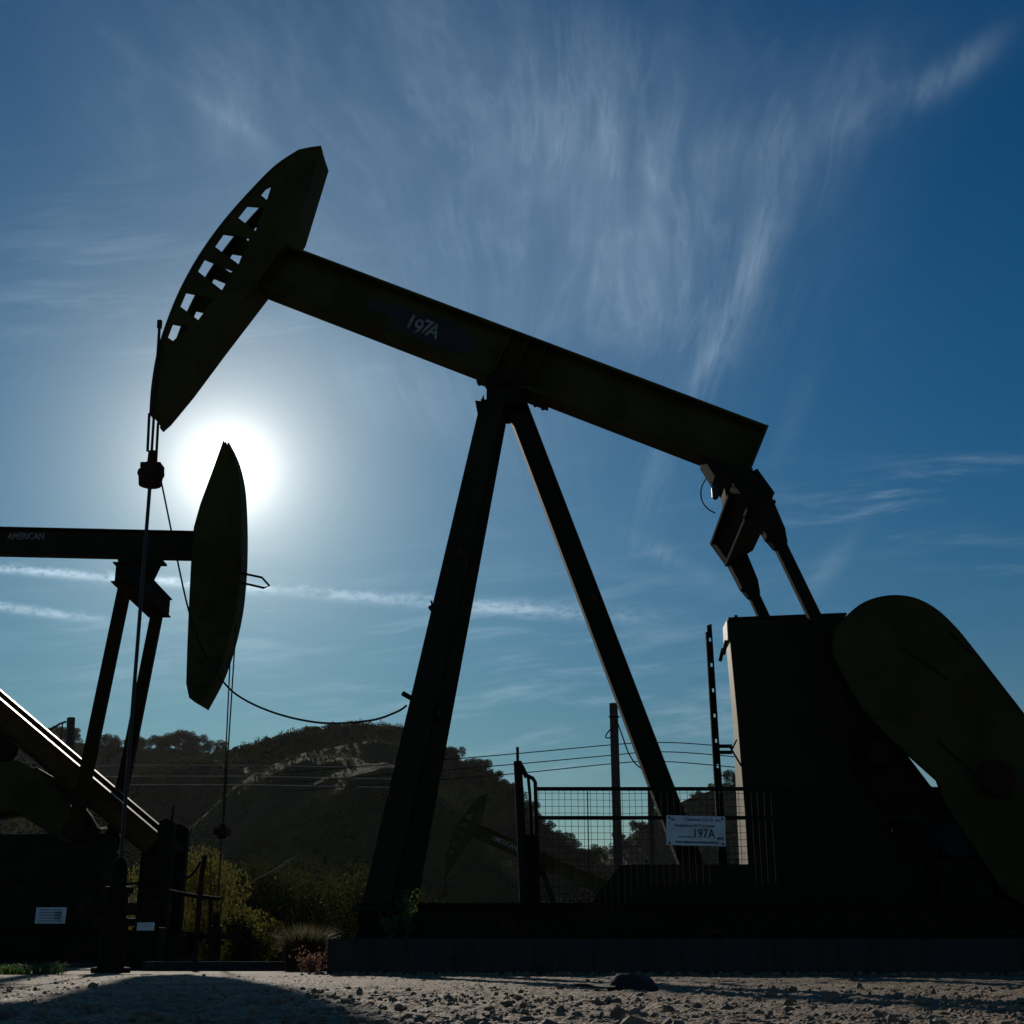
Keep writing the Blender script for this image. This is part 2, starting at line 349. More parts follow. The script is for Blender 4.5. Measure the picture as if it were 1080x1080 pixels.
    bg = N['Background']; bg.inputs['Strength'].default_value = 0.066; L.new(total, bg.inputs['Color'])
SKY_HUE, SKY_SAT, SKY_K, GLOW_K, ICE_K = 0.5, 1.36, 0.99, 32.5, 32.5
make_world()
scene.view_settings.view_transform = 'Standard'; scene.view_settings.look = 'None'
scene.view_settings.exposure = -1.1; scene.view_settings.gamma = 1.0

# ------------------------------------------------------------------ ground, hills
def gz(x, y):
    k = min(max((y - 20) / 26, 0), 1); return -2.2 * k * k * (3 - 2 * k)
def make_ground():
    xs = [-1600, -900, -500, -280, -160, -90, -50, -30, -18, -11, -7, -4.6, -3.6] + [-3.0 + 0.0145 * i for i in range(414)] + [3.6, 4.6, 7, 11, 18, 30, 50, 90, 160, 280, 500, 900, 1600]
    ys = [-400, -150, -60, -25, -10, -4, -1, 0.8, 1.6]; y = 2.0
    while y < 11: ys.append(y); y += 0.011 * (1 + (y - 2) * 0.55)
    ys += [11.5, 12.3, 13.3, 14.5, 16, 18, 20, 22, 25, 28, 31, 34, 37, 40, 43, 46, 52, 60, 75, 100, 140, 200, 300, 450, 700, 1100, 1900]
    vs = []
    for yy in ys:
        for xx in xs:
            z = gz(xx, yy)
            if 1.9 < yy < 11 and -3.1 < xx < 3.1:
                fade = min(1, (3.1 - abs(xx)) / 0.4)
                n1 = noise.noise(V((xx * 1.1, yy * 1.1, 0))); n2 = noise.noise(V((xx * 9, yy * 9, 3))); n3 = noise.noise(V((xx * 26, yy * 26, 8)))
                rough = 0.6 + 0.4 * min(1, max(0, (7.2 - yy) / 3))
                z += fade * (0.006 * n1 + rough * (0.011 * n2 + 0.009 * max(n3, -0.25) + 0.006 * noise.noise(V((xx * 60, yy * 60, 1)))))
            vs.append(V((xx, yy, z)))
    nx = len(xs); fs = [(j * nx + i, j * nx + i + 1, (j + 1) * nx + i + 1, (j + 1) * nx + i) for j in range(len(ys) - 1) for i in range(nx - 1)]
    mb = MB(); mb.v = vs; mb.f = fs
    o = mb.build('ground', ground_material(), smooth=True, recalc=False)
    return tag(o, kind='structure')
make_ground()

def crest_fn(pts, Y):
    W = [at(px, py, Y) for px, py in pts]; line = smooth_line(W, 8)
    xs = [p.x for p in line]
    def z_at(x):
        if x <= xs[0]: return line[0].z
        for i in range(len(line) - 1):
            if xs[i] <= x <= xs[i + 1]:
                k = (x - xs[i]) / max(xs[i + 1] - xs[i], 1e-6); return line[i].z * (1 - k) + line[i + 1].z * k
        return line[-1].z
    return xs[0], xs[-1], z_at
HILL = {}
def hill(key, pts, Y, Yf, Yb, m, amp=3.0, seed=0, step=2.2, p=1.0, drift=0.0):
    x0, x1, zf = crest_fn(pts, Y); zb = -3.0
    nx = int((x1 - x0) / step); rows = 56; nb = 10
    def surf(x, s):                            # s 0 front foot, 1 crest, >1 back
        zc = zf(x)
        if s <= 1:
            yy = Yf + (Y - Yf) * s; k = s ** p; k = k * (1.12 - 0.12 * k)
            z = zb + (zc - zb) * min(k, 1)
            e = 4 * s * (1 - s)
        else:
            q = s - 1; yy = Y + (Yb - Y) * q; z = zc + (zb - zc) * q * q; e = 4 * q * (1 - q)
        n = noise.fractal(V((x * 0.018 + seed, yy * 0.010, seed * 1.7)), 1.0, 2.0, 5)
        g = abs(noise.noise(V((x * 0.035 + seed * 3 + yy * 0.01, yy * 0.008, 2.2))))
        z += e * amp * (n * 1.6 - g * 1.2) + 0.12 * amp * noise.noise(V((x * 0.12, yy * 0.12, seed)))* (0.3 + e)
        return V((x + drift * (1 - min(s, 1)) * 40, yy, z))
    HILL[key] = (surf, zf, x0, x1)
    svals = [i / (rows - 1) for i in range(rows)] + [1 + (i + 1) / nb for i in range(nb)]
    mb = MB(); mb.v = [surf(x0 + (x1 - x0) * i / nx, s) for s in svals for i in range(nx + 1)]
    mb.f = [(j * (nx + 1) + i, j * (nx + 1) + i + 1, (j + 1) * (nx + 1) + i + 1, (j + 1) * (nx + 1) + i) for j in range(len(svals) - 1) for i in range(nx)]
    o = mb.build('hill', m, smooth=True, recalc=False); return tag(o, kind='structure')
hill('D', [(-160, 772), (-80, 768), (0, 768), (50, 780), (100, 785), (150, 789), (200, 791), (240, 802), (280, 815), (330, 850), (380, 900)], 430, 262, 560, hill_m, 5, 1)
hill('A', [(-60, 905), (0, 880), (60, 850), (120, 826), (180, 808), (235, 797), (265, 787), (300, 777), (340, 770), (385, 767), (430, 773), (470, 795), (500, 814), (530, 836), (560, 864), (600, 899), (640, 915), (700, 935)], 300, 208, 400, hill_m, 7, 2)
hill('B', [(60, 960), (100, 935), (150, 902), (200, 873), (230, 846), (255, 824), (290, 807), (330, 793), (370, 784), (405, 781), (430, 797), (452, 832), (478, 878), (505, 912), (545, 935), (600, 950)], 235, 163, 290, hill_cliff, 6.5, 3, drift=0.4)
hill('C', [(560, 935), (600, 922), (640, 899), (665, 881), (690, 863), (720, 845), (750, 834), (790, 824), (850, 822), (950, 834), (1100, 838), (1250, 830), (1400, 850)], 360, 282, 460, hill_m, 5, 4)

# ------------------------------------------------------------------ vegetation
def leaf_mesh(name, m, clumps, n, size, seed, droop=0.0, aspect=1.6):
    rnd = random.Random(seed); mb = MB(); tot = sum(c[3] ** 2 for c in clumps)
    for cx, cy, cz, r in clumps:
        for _ in range(int(n * r * r / tot)):
            d = V((rnd.gauss(0, 1), rnd.gauss(0, 1), rnd.gauss(0, 1))).normalized() * r * (rnd.random() ** 0.42)
            d.z *= 0.85
            p = V((cx, cy, cz)) + d
            a = V((rnd.gauss(0, 1), rnd.gauss(0, 1), rnd.gauss(0, 1) - droop * 3)).normalized(); b = a.orthogonal().normalized()
            b = (Matrix.Rotation(rnd.uniform(0, 6.28), 3, a) @ b); s = size * rnd.uniform(0.5, 1.3)
            mb.add([p - a * s * aspect / 2, p + b * s / 2, p + a * s * aspect / 2, p - b * s / 2], [(0, 1, 2, 3)])
    me = bpy.data.meshes.new(name); me.from_pydata(mb.v, [], mb.f); me.materials.append(m); return me
def trunk_mesh(name, h, r, limbs, seed):
    rnd = random.Random(seed); mb = MB()
    mb.tube([(0, 0, -0.3), (0.02 * h, 0, h * 0.3), (-0.02 * h, 0.02 * h, h * 0.6), (0, 0, h * 0.85)], r, 7, r * 0.35)
    for i in range(limbs):
        a = rnd.uniform(0, 6.28); z = h * rnd.uniform(0.3, 0.65); l = h * rnd.uniform(0.25, 0.42)
        mb.tube([(0, 0, z), (math.cos(a) * l * 0.5, math.sin(a) * l * 0.5, z + l * 0.45), (math.cos(a) * l, math.sin(a) * l, z + l * 0.8)], r * 0.45, 5, r * 0.1)
    me = bpy.data.meshes.new(name); me.from_pydata(mb.v, [], mb.f); me.materials.append(bark); return me
def clump_set(seed, n, w, h, z0, r):
    rnd = random.Random(seed)
    return [(rnd.uniform(-1, 1) * w, rnd.uniform(-1, 1) * w, z0 + rnd.random() * h, r * rnd.uniform(0.55, 1.15)) for _ in range(n)]
TREES = []
for k in range(4):
    TREES.append((leaf_mesh('crown', leaf_dark, clump_set(20 + k, 22, 2.3, 3.3, 0.7, 1.25), 4200, 0.22, k), trunk_mesh('trunk', 4.6, 0.22, 5, k)))
SHRUBS = [leaf_mesh('shrub_leaves', leaf_dark, clump_set(40 + k, 9, 1.1, 0.9, 0.45, 0.62), 1500, 0.17, 30 + k) for k in range(3)]
def tree(loc, sc, k, label, group, name='oak_tree', cat='tree'):
    o = empty(name, loc, label, cat, group); o.scale = (sc,) * 3; o.rotation_euler = (0, 0, random.uniform(0, 6.28))
    for nm, me in zip(('crown', 'trunk'), TREES[k % 4]):
        c = bpy.data.objects.new(nm, me); COL.objects.link(c); c.parent = o
    return o
def crest_trees(key, pxs, label, group, smin, smax):
    surf, zf, x0, x1 = HILL[key]; Y = surf(0, 1).y
    for px in pxs:
        x = (px - 540) / FPX * (Y * math.cos(TILT) + 20) ; s = random.uniform(0.96, 1.04)
        p = surf(x, s); p.z -= 0.3
        tree(p, random.uniform(smin, smax), random.randrange(4), label, group)
def crest_bushes(key, pxs, label, group, smin, smax):
    surf, zf, x0, x1 = HILL[key]; Y = surf(0, 1).y
    for px in pxs:
        p = surf((px + random.uniform(-3, 3) - 540) / FPX * (Y * math.cos(TILT) + 20), random.uniform(0.97, 1.02)); p.z -= 0.25
        o = bpy.data.objects.new('bush', random.choice(SHRUBS)); COL.objects.link(o); o.location = p; sc = random.uniform(smin, smax) * 2.2
        o.scale = (sc * 1.5, sc * 1.5, sc * 0.85); o.rotation_euler = (0, 0, random.uniform(0, 6.28)); tag(o, label, 'bush', group)
crest_trees('A', [473, 482, 490, 497, 503, 509, 515, 522, 528, 533, 539, 545, 551, 557, 562, 568, 574, 580, 586, 592, 599, 606, 614, 622], 'dark leafy oak in the row stepping down the ridge right of the tall front leg', 'oaks stepping down the right ridge', 0.55, 1.0)
crest_bushes('A', [302, 313, 322, 333, 341, 352, 361, 372, 381, 390, 399, 409, 420], 'low dark bush on the rounded summit of the nearer hill', 'low oaks along the rounded summit', 0.22, 0.42)
crest_bushes('A', [190, 201, 214, 226, 238, 247, 258, 268, 278, 289], 'low dark bush on the left shoulder of the rounded hill', 'low bushes on the left shoulder', 0.2, 0.42)
crest_trees('D', [-8, 8, 22, 40, 52, 61, 70, 98, 112, 124, 137, 150, 163, 172, 184, 196, 207, 218, 229], 'oak in the ragged line of trees topping the far left hill', 'oaks topping the far left hill', 0.8, 1.5)
crest_trees('C', [650, 668, 690, 706, 731, 748, 760, 772, 783], 'small scattered oak on the crest of the right-hand far hill', 'oaks on the right-hand far hill', 0.4, 0.95)

def hillside_scrub():                          # uncountable brush on the slopes
    rnd = random.Random(5); mb = MB()
    for key, cnt in (('A', 2600), ('B', 1300), ('C', 700), ('D', 600)):
        surf, zf, x0, x1 = HILL[key]
        for _ in range(cnt):
            x = rnd.uniform(x0, x1); s = (rnd.uniform(0.15, 1.0) if rnd.random() < 0.7 else rnd.uniform(0.9, 1.03)) if key != 'A' else 1.02 - 0.85 * rnd.random() ** 1.8
            if key != 'A' and noise.noise(V((x * 0.02, s * 3, 5.5))) < -0.08: continue
            c = surf(x, s); r = rnd.uniform(0.5, 1.9)
            for _ in range(int(34 + 30 * r)):
                d = V((rnd.gauss(0, 1), rnd.gauss(0, 1), abs(rnd.gauss(0, 1)) * 0.8)).normalized() * r * rnd.random() ** 0.4
                a = V((rnd.gauss(0, 1), rnd.gauss(0, 1), rnd.gauss(0, 1))).normalized(); b = a.orthogonal().normalized(); z = rnd.uniform(0.12, 0.28)
                p = c + d; mb.add([p - a * z, p + b * z * 0.7, p + a * z, p - b * z * 0.7], [(0, 1, 2, 3)])
    surf, zf, x0, x1 = HILL['B']
    for _ in range(800):
        x = rnd.uniform(x0, x1 - 12); c = surf(x, 1.03 - 0.33 * rnd.random() ** 1.5); r = rnd.uniform(0.25, 0.8)
        for _ in range(16):
            d = V((rnd.gauss(0, 1), rnd.gauss(0, 1), abs(rnd.gauss(0, 1)))).normalized() * r * rnd.random() ** 0.4
            a = V((rnd.gauss(0, 1), rnd.gauss(0, 1), rnd.gauss(0, 1))).normalized(); b = a.orthogonal().normalized(); z = rnd.uniform(0.08, 0.2)
            p = c + d; mb.add([p - a * z, p + b * z * 0.7, p + a * z, p - b * z * 0.7], [(0, 1, 2, 3)])
    tag(mb.build('hillside_scrub', leaf_dark, recalc=False), 'low dark scrub covering the slopes of the hills', 'scrub', kind='stuff')
hillside_scrub()

def shrub(px, pybase, Y, w, h, m, n, size, seed, label, cat='bush', name='shrub', group=None, droop=0.0, stems=True):
    b = at(px, pybase, Y); b.z = gz(0, Y)
    o = empty(name, b, label, cat, group)
    cs = [(random.Random(seed + i).uniform(-w, w) * 0.8, random.Random(seed + 50 + i).uniform(-0.5, 0.5) * w, h * (0.15 + 0.75 * random.Random(seed + 90 + i).random()) , h * 0.20 + w * 0.14) for i in range(14)]
    cs = [(x, y, z * (1 - 0.35 * (x / w) ** 2), r) for x, y, z, r in cs]
    c = bpy.data.objects.new('foliage', leaf_mesh('foliage', m, cs, n, size, seed, droop, 2.6)); COL.objects.link(c); c.parent = o
    if stems:
        mb = MB(); rnd = random.Random(seed)
        for i in range(9):
            a = rnd.uniform(0, 6.28); l = rnd.uniform(0.3, 0.75) * w
            mb.tube([b, b + V((math.cos(a) * l * 0.4, math.sin(a) * l * 0.4, h * 0.45)), b + V((math.cos(a) * l, math.sin(a) * l, h * rnd.uniform(0.75, 0.98)))], 0.03, 5, 0.008)
        mb.build('stems', bark, o)
    return o
shrub(222, 1010, 27, 0.85, 2.5, leaf_lite, 17000, 0.026, 1, 'tall yellow-green willow lit from behind beside the left pumpjack', droop=0.6, name='willow')
shrub(172, 1010, 30, 0.75, 2.9, leaf_lite, 9000, 0.028, 2, 'yellow-green willow half hidden behind the left pumpjack front post', droop=0.6, name='willow')
shrub(125, 1010, 31, 0.7, 2.2, leaf_lite, 7000, 0.028, 12, 'yellow-green willow seen through the gap in the left pumpjack base', droop=0.6, name='willow')
shrub(290, 1012, 34, 1.35, 3.7, leaf_dark, 17000, 0.038, 3, 'dark feathery bush just right of the yellow-green willow', droop=0.3)
shrub(345, 1012, 36, 1.7, 3.9, leaf_mid, 20000, 0.038, 4, 'wide olive bush filling the gap left of the tall front leg', droop=0.2)
shrub(395, 1012, 33, 1.2, 3.3, leaf_mid, 14000, 0.036, 5, 'brownish olive bush partly behind the foot of the tall front leg', droop=0.2)
shrub(262, 1012, 22, 0.5, 0.8, leaf_mid, 5000, 0.028, 6, 'low green bush at the foot of the willow', droop=0.1)
k = 0
for px, py, Y, w, h, lab in ((300, 905, 110, 4.0, 5.5, 'rounded dark bush lowest in the hollow left of the tall front leg'), (350, 912, 105, 4.5, 4.4, 'broad dark bush in the hollow beside the tall front leg'),
                        (240, 915, 115, 4.0, 5.2, 'dark bush on the valley floor behind the left well rod'), (205, 910, 125, 3.5, 5.8, 'rim-lit bush between left pumpjack and its hanging rod'),
                        (600, 930, 120, 4.5, 4.0, 'dark bush behind the left bays of the mesh fence'), (668, 930, 130, 5.0, 5.0, 'dark bush on the valley floor between the two utility poles'),
                        (760, 930, 130, 5.0, 6.0, 'dark bush behind the well sign on the mesh fence'), (455, 935, 110, 5.0, 4.0, 'dark bush between tall front leg and the distant pumpjack')):
    shrub(px, 960, Y, w, h, leaf_dark if k % 2 else leaf_mid, 6000, 0.16, 60 + k, lab, stems=False); k += 1

def grass_tuft(px, Y, z0, r, h, n, m, label, cat, name, seed, spread=0.5, wdt=0.006):
    rnd = random.Random(seed); b = at(px, 1020, Y); b.z = z0; mb = MB()
    for _ in range(n):
        a = rnd.uniform(0, 6.28); q = rnd.random() ** 0.5 * r; p = b + V((math.cos(a) * q, math.sin(a) * q * 0.7, 0))
        hh = h * rnd.uniform(0.55, 1.1); lean = spread * rnd.uniform(0.2, 1.1); w = V((-math.sin(a), math.cos(a), 0)) * wdt * rnd.uniform(0.6, 1.5); o = V((math.cos(a), math.sin(a), 0))
        m1 = p + o * lean * hh * 0.35 + V((0, 0, hh * 0.65)); t = p + o * lean * hh + V((0, 0, hh * (1 - 0.35 * lean)))
        mb.add([p - w, p + w, m1 + w * 0.8, m1 - w * 0.8, t], [(0, 1, 2, 3), (3, 2, 4)])
    return tag(mb.build(name, m, recalc=False), label, cat)
grass_tuft(320, 13.0, 0, 0.17, 0.44, 1100, straw, 'rounded tuft of pale-tipped grass beside the end of the concrete pad', 'grass', 'grass_tuft', 3, 0.6, 0.005)
def leafy_plant(px, Y, z0, r, h, n, size, m, label, name, seed, cat='plant'):
    rnd = random.Random(seed); b = at(px, 1020, Y); b.z = z0; mb = MB()
    for _ in range(16):
        a = rnd.uniform(0, 6.28); q = rnd.random() * r; tip = b + V((math.cos(a) * q, math.sin(a) * q, h * rnd.uniform(0.5, 1)))
        mb.tube([b, b.lerp(tip, 0.5) + V((0, 0, h * 0.06)), tip], 0.004, 4, 0.001)
        for _ in range(n // 16):
            k_ = rnd.uniform(0.25, 1.0); p = b.lerp(tip, k_) + V((rnd.gauss(0, 1), rnd.gauss(0, 1), rnd.gauss(0, 1))) * r * 0.16
            d = V((rnd.gauss(0, 1), rnd.gauss(0, 1), rnd.gauss(0, 1))).normalized(); e = d.orthogonal().normalized(); s = size * rnd.uniform(0.5, 1.2)
            mb.add([p - d * s, p + e * s * 0.5, p + d * s, p - e * s * 0.5], [(0, 1, 2, 3)])
    return tag(mb.build(name, m, recalc=False), label, cat)
leafy_plant(329, 11.6, 0, 0.17, 0.19, 420, 0.016, pink, 'small dry pinkish-leaved plant at the corner of the concrete pad', 'dry_plant', 5)
leafy_plant(428, 10.28, 0.25, 0.12, 0.36, 260, 0.02, weed_m, 'green weed growing on the pad against the foot of the front leg', 'weed', 6)
leafy_plant(410, 10.24, 0.25, 0.09, 0.2, 160, 0.018, weed_m, 'lower green weed at the left of the front leg foot', 'weed', 9)
leafy_plant(485, 10.1, 0.06, 0.05, 0.10, 60, 0.012, weed_m, 'tiny pale weed sprouting at the pad face below the left end of the fence', 'weed', 14)
leafy_plant(566, 10.1, 0.03, 0.06, 0.08, 70, 0.012, weed_m, 'tiny weed sprouting at the pad face below the gate post', 'weed', 15)
for px, sd, hh, lb in ((8, 1, 0.10, 'short green weed at the left edge of the gravel'), (27, 2, 0.07, 'low sprawling weed beside the left edge of the gravel'), (48, 3, 0.12, 'slightly taller green weed left of the small well sign post')):
    grass_tuft(px, 10.6, 0, 0.16, hh, 120, weed_m, lb, 'weed', 'weed', 30 + sd, 0.9, 0.004)

# ------------------------------------------------------------------ main pumpjack
F1 = Frame(0, 11.5, -2.0)
J1 = empty('pumpjack', F1.w(F1.uz(530, 955, 0)[0], 0, 0.25), 'large dark green pumpjack with ladder-cut horse head and tilted beam numbered 197A', 'pumpjack')
def zp(pts, z, ox, oy): return [(ox + a / z, oy + b / z) for a, b in pts]
def uzl(fr, pts, v): return [fr.uz(a, b, v) for a, b in pts]
# horse head
HV = 0.21
front = sm2([(160, 437), (162, 408), (168, 372), (178, 340), (192, 306), (212, 270), (237, 235), (266, 202), (292, 176), (316, 160)], 4)
back = [(339, 156), (314, 237), (302, 255), (279, 287), (228, 353), (192, 401), (172, 425), (167, 431)]
outer = uzl(F1, front + back, -HV)
bays = [[(580, 302), (600, 278), (624, 266), (606, 324)], [(484, 398), (522, 350), (592, 356), (558, 454)], [(386, 520), (422, 468), (532, 486), (486, 594)],
        [(314, 624), (342, 575), (462, 624), (416, 704)], [(240, 772), (264, 715), (382, 740), (316, 830)], [(187, 903), (208, 848), (272, 860), (210, 918)]]
def shrink(q, k):
    cx = sum(p[0] for p in q) / len(q); cy = sum(p[1] for p in q) / len(q); return [(cx + (a - cx) * k, cy + (b - cy) * k) for a, b in q]
holes = [uzl(F1, zp(h, 4, 130, 130), -HV) for h in bays]
holes_far = [shrink(h, 1.10) for h in holes[1:]]
hh = MB()
hh.prism(F1, outer, -HV, -HV + 0.014, holes)
hh.prism(F1, outer, HV - 0.014, HV, holes_far)
fl = uzl(F1, front + [(328, 157.5), (339, 156)], -HV)
for a, b in ((-HV - 0.012, -HV + 0.085), (HV - 0.085, HV + 0.012)): hh.strip(F1, fl, 0.02, a, b)
bk = uzl(F1, [(316, 160)] + back + [(160, 437)], -HV)
for i in range(len(bk) - 1):                 # closing plates at top, back and bottom
    a, b = V(bk[i]), V(bk[i + 1]); t = (b - a).normalized(); n = V((-t.y, t.x)) * 0.012
    hh.prism(F1, [tuple(a), tuple(b), tuple(b - n), tuple(a - n)], -HV + 0.0145, HV - 0.0145)
hh.build('horse_head', green, J1)
# walking beam
T1, T2 = V(F1.uz(300, 256, -0.14)), V(F1.uz(809, 448, -0.14)); B1 = V(F1.uz(275, 313, 0.14))
ax = (T2 - T1).normalized(); nrm = V((-ax.y, ax.x)); depth = abs((B1 - T1).dot(nrm))
p0 = T1 - ax * 0.34; mid = -nrm * depth / 2
wa, wb = p0 + mid, T2 + mid
bm_ = MB(); bm_.ibeam(F1.w(wa.x, 0, wa.y), F1.w(wb.x, 0, wb.y), F1.v, 0.28, depth, 0.026, 0.016)
L = (wb - wa).length
def bp(s, d, v): q = wa + ax * s + nrm * d; return F1.w(q.x, v, q.y)
bm_.bar(bp(L + 0.001, 0, 0), bp(L + 0.017, 0, 0), F1.v, 0.29, depth + 0.004)
ssad = (V(F1.uz(535, 408, 0)) - wa).dot(ax)
for ds in (-0.16, 0.02, 0.20):
    for sgn in (-1, 1): bm_.bar(bp(ssad + ds, -depth / 2 + 0.027, sgn * 0.074), bp(ssad + ds, depth / 2 - 0.027, sgn * 0.074), F1.v, 0.128, 0.014)
bm_.bar(bp(ssad - 0.32, -depth / 2 - 0.013, 0), bp(ssad + 0.42, -depth / 2 - 0.013, 0), F1.v, 0.34, 0.022)
for ds in (-0.28, -0.2, 0.3, 0.38):
    for sgn in (-1, 1): bm_.lathe(bp(ssad + ds, -depth / 2 - 0.045, sgn * 0.13), F1.w(0, 0, 0) - F1.w(0, 0, 0) + V((0, 0, 1)), [(0, 0.018), (0.06, 0.018)], 6)
beam = bm_.build('walking_beam', green, J1, 0.004)
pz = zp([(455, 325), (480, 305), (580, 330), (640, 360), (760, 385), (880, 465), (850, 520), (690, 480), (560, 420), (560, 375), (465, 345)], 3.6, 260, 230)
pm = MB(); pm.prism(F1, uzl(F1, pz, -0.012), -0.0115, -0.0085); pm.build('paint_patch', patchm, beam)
tm = MB(); dirw = F1.u * ax.x + V((0, 0, ax.y)); upw = F1.u * nrm.x + V((0, 0, nrm.y))
for ch, px, py, sz in (('1', 433, 340, 0.20), ('9', 440.5, 345.5, 0.20), ('7', 449.5, 346, 0.19), ('A', 457, 349.5, 0.19)):
    put_text(tm, ch, sz * 1.15, F1.P(px, py, -0.0155), dirw, upw, 0.0015, 0.85)
tm.build('number_lettering', letter, beam)
# saddle and legs
sd = MB(); su, sz_ = F1.uz(532, 420, 0)
sd.box(su - 0.16, su + 0.17, -0.17, 0.17, sz_ - 0.12, sz_ + 0.19, F1)
sd.tube([F1.w(su, -0.24, sz_ + 0.12), F1.w(su, 0.24, sz_ + 0.12)], 0.075, 14)
sd.box(su - 0.20, su + 0.22, -0.26, 0.26, sz_ - 0.155, sz_ - 0.121, F1)
a, b, c = F1.uz(501, 423, -0.2), F1.uz(507, 454, -0.2), F1.uz(513, 454, -0.2)
sd.prism(F1, [a, b, c, F1.uz(510, 424, -0.2)], -0.22, -0.18)
sd.prism(F1, [F1.uz(507, 424, -0.1), F1.uz(510, 416, -0.1), F1.uz(513, 433, -0.1), F1.uz(514, 440, -0.1), F1.uz(509, 440, -0.1)], -0.11, -0.09)
sd.build('saddle_bearing', steel, J1, 0.004)
lt = F1.uz(520, 430, -0.16); lb = F1.uz(398, 957, -0.85)
for sgn in (-1, 1):
    lg = MB(); p_t, p_b = F1.w(lt[0], sgn * 0.16, lt[1] + 0.02), F1.w(lb[0], sgn * 0.85, lb[1])
    lg.ibeam(p_t, p_b, F1.u, 0.215, 0.19, 0.016, 0.012)
    lg.box(lb[0] - 0.17, lb[0] + 0.17, sgn * 0.85 - 0.17, sgn * 0.85 + 0.17, lb[1] - 0.035, lb[1] + 0.005, F1)
    lg.build('samson_leg', teal, J1, 0.003)
for kz, nm in ((0.28, 'cross_brace'), (0.62, 'cross_brace')):
    q0 = (lt[0] + (lb[0] - lt[0]) * kz, lt[1] + (lb[1] - lt[1]) * kz); vv = 0.16 + 0.69 * kz - 0.1
    MB().bar(F1.w(q0[0], -vv, q0[1]), F1.w(q0[0], vv, q0[1]), F1.u, 0.07, 0.07).build(nm, teal, J1)
rt_, rb_ = F1.uz(543, 424, 0), F1.uz(746, 958, 0)
MB().ibeam(F1.w(rt_[0], 0, rt_[1]), F1.w(rb_[0], 0, rb_[1]), F1.v, 0.20, 0.195, 0.016, 0.012).build('samson_leg', teal, J1, 0.003)
MB().bar(F1.P(440, 740, -0.55), F1.P(440, 740, -0.55) + V((-0.12, -0.06, 0.06)), F1.u, 0.03, 0.03).build('cable_bracket', steel, J1)
brk = MB(); q = F1.P(459, 645, -0.40); brk.bar(q, q + V((-0.035, -0.05, 0.035)), F1.u, 0.05, 0.03); brk.bar(q + V((-0.02, -0.05, 0.0)), q + V((-0.03, -0.05, 0.08)), F1.u, 0.015, 0.03); brk.build('step_bracket', steel, J1)
# equalizer, pitmans, crank
EV = 0.80
eq = MB()
e_near = [F1.uz(*p, -EV) for p in ((781, 517), (800, 499), (813.5, 526), (786, 536))]
cu = sum(p[0] for p in e_near) / 4; cz = sum(p[1] for p in e_near) / 4
eqdir = V((0.52, -0.855)).normalized(); eqn = V((eqdir.y, -eqdir.x))     # along pitman, across
def eqp(a, b): q = V((cu, cz)) + eqdir * a + eqn * b; return (q.x, q.y)
eq.prism(F1, [eqp(-0.13, -0.105), eqp(-0.13, 0.105), eqp(0.13, 0.105), eqp(0.13, -0.105)], -EV + 0.20, EV - 0.06)
for sg in (-1, 1): eq.prism(F1, [eqp(0.125 * sg - 0.012, -0.16), eqp(0.125 * sg - 0.012, 0.16), eqp(0.125 * sg + 0.014, 0.16), eqp(0.125 * sg + 0.014, -0.16)], -EV + 0.14, EV - 0.02)
eq.prism(F1, [eqp(-0.145, -0.12), eqp(-0.145, 0.13), eqp(0.115, 0.125), eqp(0.115, -0.12)], -EV - 0.09, -EV + 0.12)
eq.prism(F1, [eqp(0.10, -0.10), eqp(0.10, 0.165), eqp(0.125, 0.165), eqp(0.125, -0.10)], -EV - 0.10, -EV + 0.10)
eq.prism(F1, [eqp(-0.145, -0.12), eqp(-0.145, 0.13), eqp(0.115, 0.125), eqp(0.115, -0.12)], EV - 0.10, EV + 0.09)
eq.build('equalizer', steel, J1, 0.004)
tb = MB(); ta, tb_ = F1.uz(768, 500, 0), (cu, cz)
tb.prism(F1, [F1.uz(738, 494, 0.14), F1.uz(752, 508, 0.0), F1.uz(762, 520, 0.0), (cu - 0.12, cz - 0.02), (cu + 0.05, cz + 0.12), F1.uz(792, 500, 0)], -0.15, 0.15)
tb.tube([F1.w(cu - 0.07, -0.2, cz + 0.07), F1.w(cu - 0.07, 0.2, cz + 0.07)], 0.07, 12)
tb.build('tail_bearing', steel, J1, 0.004)
wp = F1.uz(928, 793, -0.82)
for sgn in (-1, 1):
    pt = MB(); v0 = sgn * EV; v1 = sgn * 0.82
    if sgn < 0: top = V(eqp(0.02, 0.0)); bot = V(wp)
    else: top = V(eqp(0.02, 0.0)); bot = V(wp)
    def pp(k): q = top.lerp(bot, k); return F1.w(q.x, v0 + (v1 - v0) * k, q.y)
    pt.bar(pp(0.0), pp(0.17), F1.v, 0.15, 0.21, 0.15, 0.17); pt.bar(pp(0.1705), pp(0.215), F1.v, 0.13, 0.165, 0.11, 0.115)
    pt.bar(pp(0.2155), pp(0.96), F1.v, 0.09, 0.10)
    pt.lathe(F1.w(bot.x, v1 - 0.07, bot.y), F1.v, [(0, 0.11), (0.14, 0.11)], 20)
    pt.build('pitman_arm', steel, J1, 0.004)
    MB().lathe(F1.w(wp[0], sgn * 0.82 - 0.12, wp[1]), F1.v, [(0, 0.03), (0.015, 0.055), (0.025, 0.055), (0.03, 0.075), (0.049, 0.075)], 18).build('wrist_pin', rust_m, J1)
cs = F1.uz(1054, 818, -0.95); crank_loop = [F1.uz(*p, -0.7) for p in ((902, 768), (922, 757), (946, 783), (981, 829), (1012, 848), (1075, 852), (1085, 900), (1010, 902), (950, 872), (902, 812))]
MB().prism(F1, crank_loop, -0.72, -0.58).build('crank_arm', steel, J1, 0.004)
